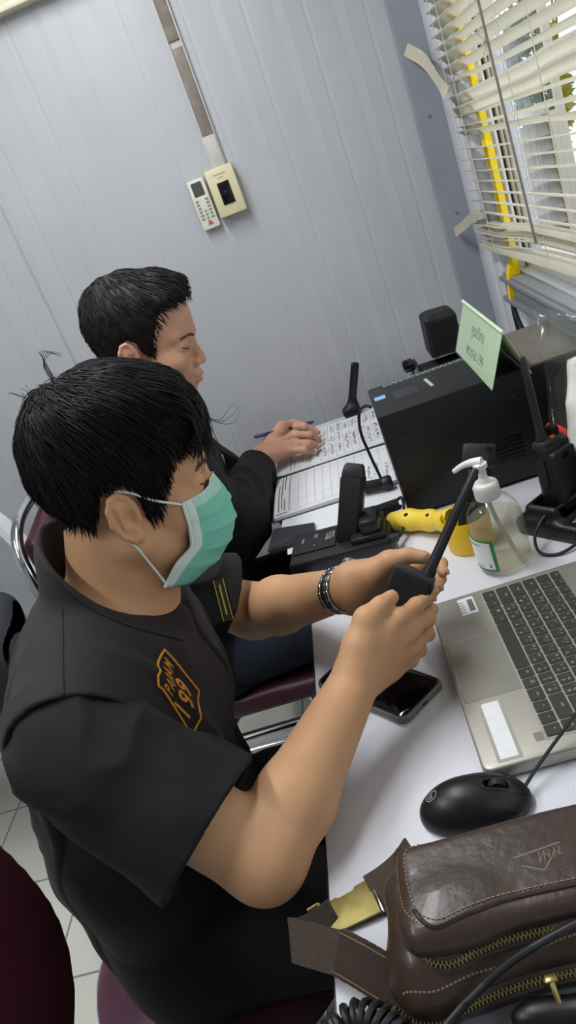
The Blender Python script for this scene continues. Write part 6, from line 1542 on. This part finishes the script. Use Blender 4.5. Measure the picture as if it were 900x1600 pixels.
# ---------------------------------------------------------------- man writing
def man_writing():
    R2 = frame_of(math.radians(-3), math.radians(16)); c2 = dp(211, 559, 1.36) + R2[:, 1] * .074; H = Head(c2, R2, 1.)
    root = thing('person', (-.47, 1.46, 0), 'bare-faced person in a black jacket writing in the ledger behind the masked man', 'person')
    shR = np.array([-.440, 1.295, .985]); shL = np.array([-.470, 1.655, .985]); elR = np.array([-.330, 1.445, .765]); wrR = zp(408, 716, .802)
    elL = np.array([-.385, 1.74, .76]); wrL = np.array([-.24, 1.60, .69]); neck = np.array([-.425, 1.455, 1.045]); pel = np.array([-.48, 1.45, .545])
    hipR = np.array([-.46, 1.36, .53]); hipL = np.array([-.46, 1.54, .53]); knR = np.array([-.06, 1.35, .545]); knL = np.array([-.06, 1.56, .545]); anR = np.array([-.10, 1.34, .10]); anL = np.array([-.06, 1.57, .10])
    def torso(S, g=0., kk=.03):
        lat = nrm(shL - shR)
        S.fcone(pel, [-.475, 1.46, .72], (.165 + g, .12 + g), (.165 + g, .12 + g), lat, kk)
        S.fcone([-.475, 1.46, .72], [-.455, 1.472, .92], (.165 + g, .12 + g), (.175 + g, .115 + g), lat, .05)
        S.fcone([-.455, 1.472, .91], [-.45, 1.472, .985], (.172 + g, .112 + g), (.125 + g, .078 + g), lat, .05)
        S.cone(shR, neck + [-.01, -.03, -.02], .060 + g, .052 + g, .05); S.cone(shL, neck + [-.01, .03, -.02], .060 + g, .052 + g, .05)
    B = SDF(); torso(B); B.cone(neck + [-.01, 0, -.02], H.w(-.022, 0, -.035), .058, .057, .03); B.cone(neck + [.012, 0, -.01], H.w(.02, 0, -.05), .045, .045, .03)
    add_head(B, H)
    for sh, el, wr in ((shR, elR, wrR), (shL, elL, wrL)): B.cone(sh, el, .052, .042, .03); B.cone(el, wr, .042, .028, .014)
    m = [zp(452, 668, .803), zp(460, 680, .806), zp(460, 692, .803), zp(452, 704, .796)]
    ch = [[zp(476, 667, .803), zp(488, 671, .790), zp(497, 676, .779)], [zp(484, 680, .803), zp(494, 685, .788), zp(500, 689, .776)], [zp(482, 693, .799), zp(492, 695, .785), zp(497, 698, .774)], [zp(474, 704, .790), zp(484, 704, .780), zp(490, 706, .773)]]
    th = [zp(424, 690, .812), zp(440, 668, .818), zp(458, 661, .812), zp(474, 664, .802)]
    add_hand(B, wrR, m, ch, th, .028)
    dl = nrm(wrL - elL); lat = np.array([.3, .5, .8]); lat = nrm(lat - dl * (lat @ dl)); fw = dl
    mL = [wrL + fw * .08 + lat * .028, wrL + fw * .084 + lat * .010, wrL + fw * .080 - lat * .008, wrL + fw * .072 - lat * .025]; dn = np.array([0, 0, -1.])
    chL = [[q + fw * .04 + dn * .008, q + fw * .058 + dn * .02, q + fw * .068 + dn * .035] for q in mL]
    add_hand(B, wrL, mL, chL, [wrL + fw * .025 + lat * .03, wrL + fw * .055 + lat * .045, wrL + fw * .08 + lat * .05, wrL + fw * .10 + lat * .048], .028)
    B.cone(hipR, knR, .078, .055, .04); B.cone(hipL, knL, .078, .055, .04); B.cone(knR, anR, .053, .036, .02); B.cone(knL, anL, .053, .036, .02)
    for an in (anR, anL): B.cone(an + [0, 0, -.05], an + [.15, 0, -.07], .036, .025, .03)
    body = sdf_obj('body', B, .0024, M_skin2, root, smooth=2)
    Lp = SDF(); Lp.ell(H.w(.0968, 0, -.0537), np.array([.0087, .0160, .0042]), H.R, .003); Lp.ell(H.w(.0950, 0, -.0643), np.array([.0084, .0150, .0050]), H.R, .003); sdf_obj('lips', Lp, .0015, pm('lips', '9c5f55', .45), root)
    # jacket: torso, sleeves, collar
    J = SDF(); torso(J, .020)
    J.fcone([-.475, 1.455, .60], [-.48, 1.455, .48], (.19, .14), (.195, .145), (0, 1, 0), .03)
    for sh, el, wr in ((shR, elR, wrR), (shL, elL, wrL)):
        e = el + (wr - el) * .86; J.cone(sh, el, .078, .066, .04); J.cone(el, e, .066, .046, .03)
        J.cone(el + [0, 0, -.01], el + (e - el) * .7 + [0, 0, -.008], .062, .044, .03)
    ax = nrm(H.w(-.022, 0, -.035) - neck)
    J.cone(neck + ax * -.03, neck + ax * .060, .088, .080, .014)
    jf = warp_folds(41, .007, 28, 56, 5, (1, 1, .9), .8); J.disp(lambda P: jf(P) * np.clip((1.06 - P[..., 2]) / .06, 0, 1), [-1, .9, .4], [.2, 2, 1.2])
    J.cone(neck + ax * .0, neck + ax * .05, .060, .070, .003, 's'); J.cone(neck + ax * .05, neck + ax * .13, .070, .072, .003, 's'); J.plane(neck + ax * .040, nrm(ax + np.array([.6, 0, 0])), .004)
    for el, wr in ((elR, wrR), (elL, wrL)):
        a = nrm(wr - el); e = el + (wr - el) * .86
        J._op(lambda P, a=a, e=e: np.maximum(-((P - e) @ a), np.linalg.norm(P - e, axis=-1) - .10), e - .1, e + .1, .002, 's')
        J.cone(e - a * .02, e + a * .08, .036, .036, .002, 's')
    J.plane((0, 0, .47), (0, 0, -1), .006)
    jk = sdf_obj('jacket', J, .0038, M_jacket, root, smooth=2)
    bv = bvh_of(jk)
    def path_on(pix):
        out = []
        for u, v_ in pix:
            d = ray(u, v_); d = d / np.linalg.norm(d); h = bv.ray_cast(Vector(CAM), Vector(d), 4)
            if h[0] is not None: out.append((np.array(h[0]), np.array(h[1])))
        return out
    q = path_on([(345, 712), (350, 724)])
    if len(q) == 2:
        b = MB(); b.ribbon([q[0][0] + q[0][1] * .003, q[1][0] + q[1][1] * .003], np.cross(q[0][1], q[1][0] - q[0][0]), .006, .002); b.build('white_tag', M_paperw, root)
    q = path_on([(362, 870), (367, 879), (372, 888)])
    if len(q) == 3:
        b = MB(); b.tube([p + n * .002 for p, n in q], .0022, 6); b.build('yellow_piping', pm('olive piping', '9c9440', .6), root)
    T = SDF(); T.fcone(pel + [0, 0, -.06], pel + [0, 0, .04], (.165, .125), (.165, .122), (0, 1, 0), .03)
    for hp, kn, an in ((hipR, knR, anR), (hipL, knL, anL)): T.cone(hp, kn, .090, .066, .04); T.cone(kn, an + [0, 0, .02], .066, .056, .03)
    T.disp(warp_folds(51, .005, 14, 30, 5), [-1, .8, 0], [.5, 2, .8]); T.plane((0, 0, .085), (0, 0, -1), .003); sdf_obj('trousers', T, .006, M_jean, root, smooth=2)
    for an in (anR, anL):
        Q = SDF(); Q.cone(an + [-.02, 0, -.055], an + [.05, 0, -.050], .042, .046, .02); Q.cone(an + [.05, 0, -.055], an + [.17, 0, -.068], .045, .034, .02); Q.plane((0, 0, .002), (0, 0, -1), .003); sdf_obj('shoe', Q, .005, M_black_m, root)
    eye(H, body, root, -1, M_brow); eye(H, body, root, 1, M_brow)
    for s in (-1, 1): brow(H, body, root, s, M_brow, [(.102, .012, .019), (.098, .028, .0235), (.084, .046, .0225)], 90, 15 + s)
    thick = lambda p: .006 + .010 * np.clip((p[..., 2] - .03) / .07, 0, 1) + .012 * np.clip((p[..., 0] - .02) / .06, 0, 1) * np.clip((p[..., 2] - .07) / .03, 0, 1) + .004 * np.clip((-p[..., 0] - .02) / .07, 0, 1)
    make_hair(H, body, root, M_hair2,
              [(-.09, -.02), (-.02, .026), (-.004, .034), (.02, .040), (.05, .047), (.072, .052), (.082, .072), (.092, .092), (.11, .105), (.2, .12)],
              [(-.14, -.06), (-.085, -.055), (-.06, -.048), (-.040, -.03), (-.030, .000), (-.022, .020), (-.008, .027), (.006, .020), (.012, .004), (.022, -.003), (.040, -.006), (.05, .0), (.12, .02)],
              thick, 2600, 28, (-.05, .0, .15), lambda p: .012 + .014 * min(1, max(0, (p[2]) / .10)), True, lift=.003, fwd=.7, w0=.0011, res=.003)
    # wristband
    a = nrm(wrR - elR); c = wrR - a * .006; u = nrm(np.cross(a, [0, 0, 1])); w = np.cross(u, a)
    b = MB(); b.tube([c + u * .031 * math.cos(q) + w * .026 * math.sin(q) for q in np.linspace(0, 2 * PI, 41)[:-1]], .0032, 8, closed=True); b.build('wristband', pm('yellow-green band', '9aa02c', .5), root)
    # pen
    p1 = zp(491, 659, .781); p0 = zp(398, 683, .845); d = nrm(p1 - p0); L = np.linalg.norm(p1 - p0); xx = nrm(np.cross(d, [0, 0, 1])); M = M3(xx, np.cross(d, xx), d, p0)
    t = thing('ballpoint_pen', p1, 'dark ballpoint pen with violet end in the writing man\'s hand', 'pen')
    b = MB(); b.lathe([(0, .012), (.0042, .012), (.0044, L * .55), (.0044, L - .018), (.003, L - .006), (.0008, L), (0, L)], M, 18); b.build('barrel', pm('dark blue barrel', '2a2d45', .35), t)
    b = MB(); b.lathe([(0, 0), (.0036, .001), (.0046, .004), (.0046, .03), (0, .03)], M, 18); b.build('end_cap', pm('violet plastic', '5b4f9c', .4), t)
    b = MB(); b.lathe([(.0046, L - .045), (.0050, L - .043), (.0050, L - .022), (.0046, L - .020)], M, 18); b.build('grip', pm('violet grip', '4c4690', .5), t)
man_writing()
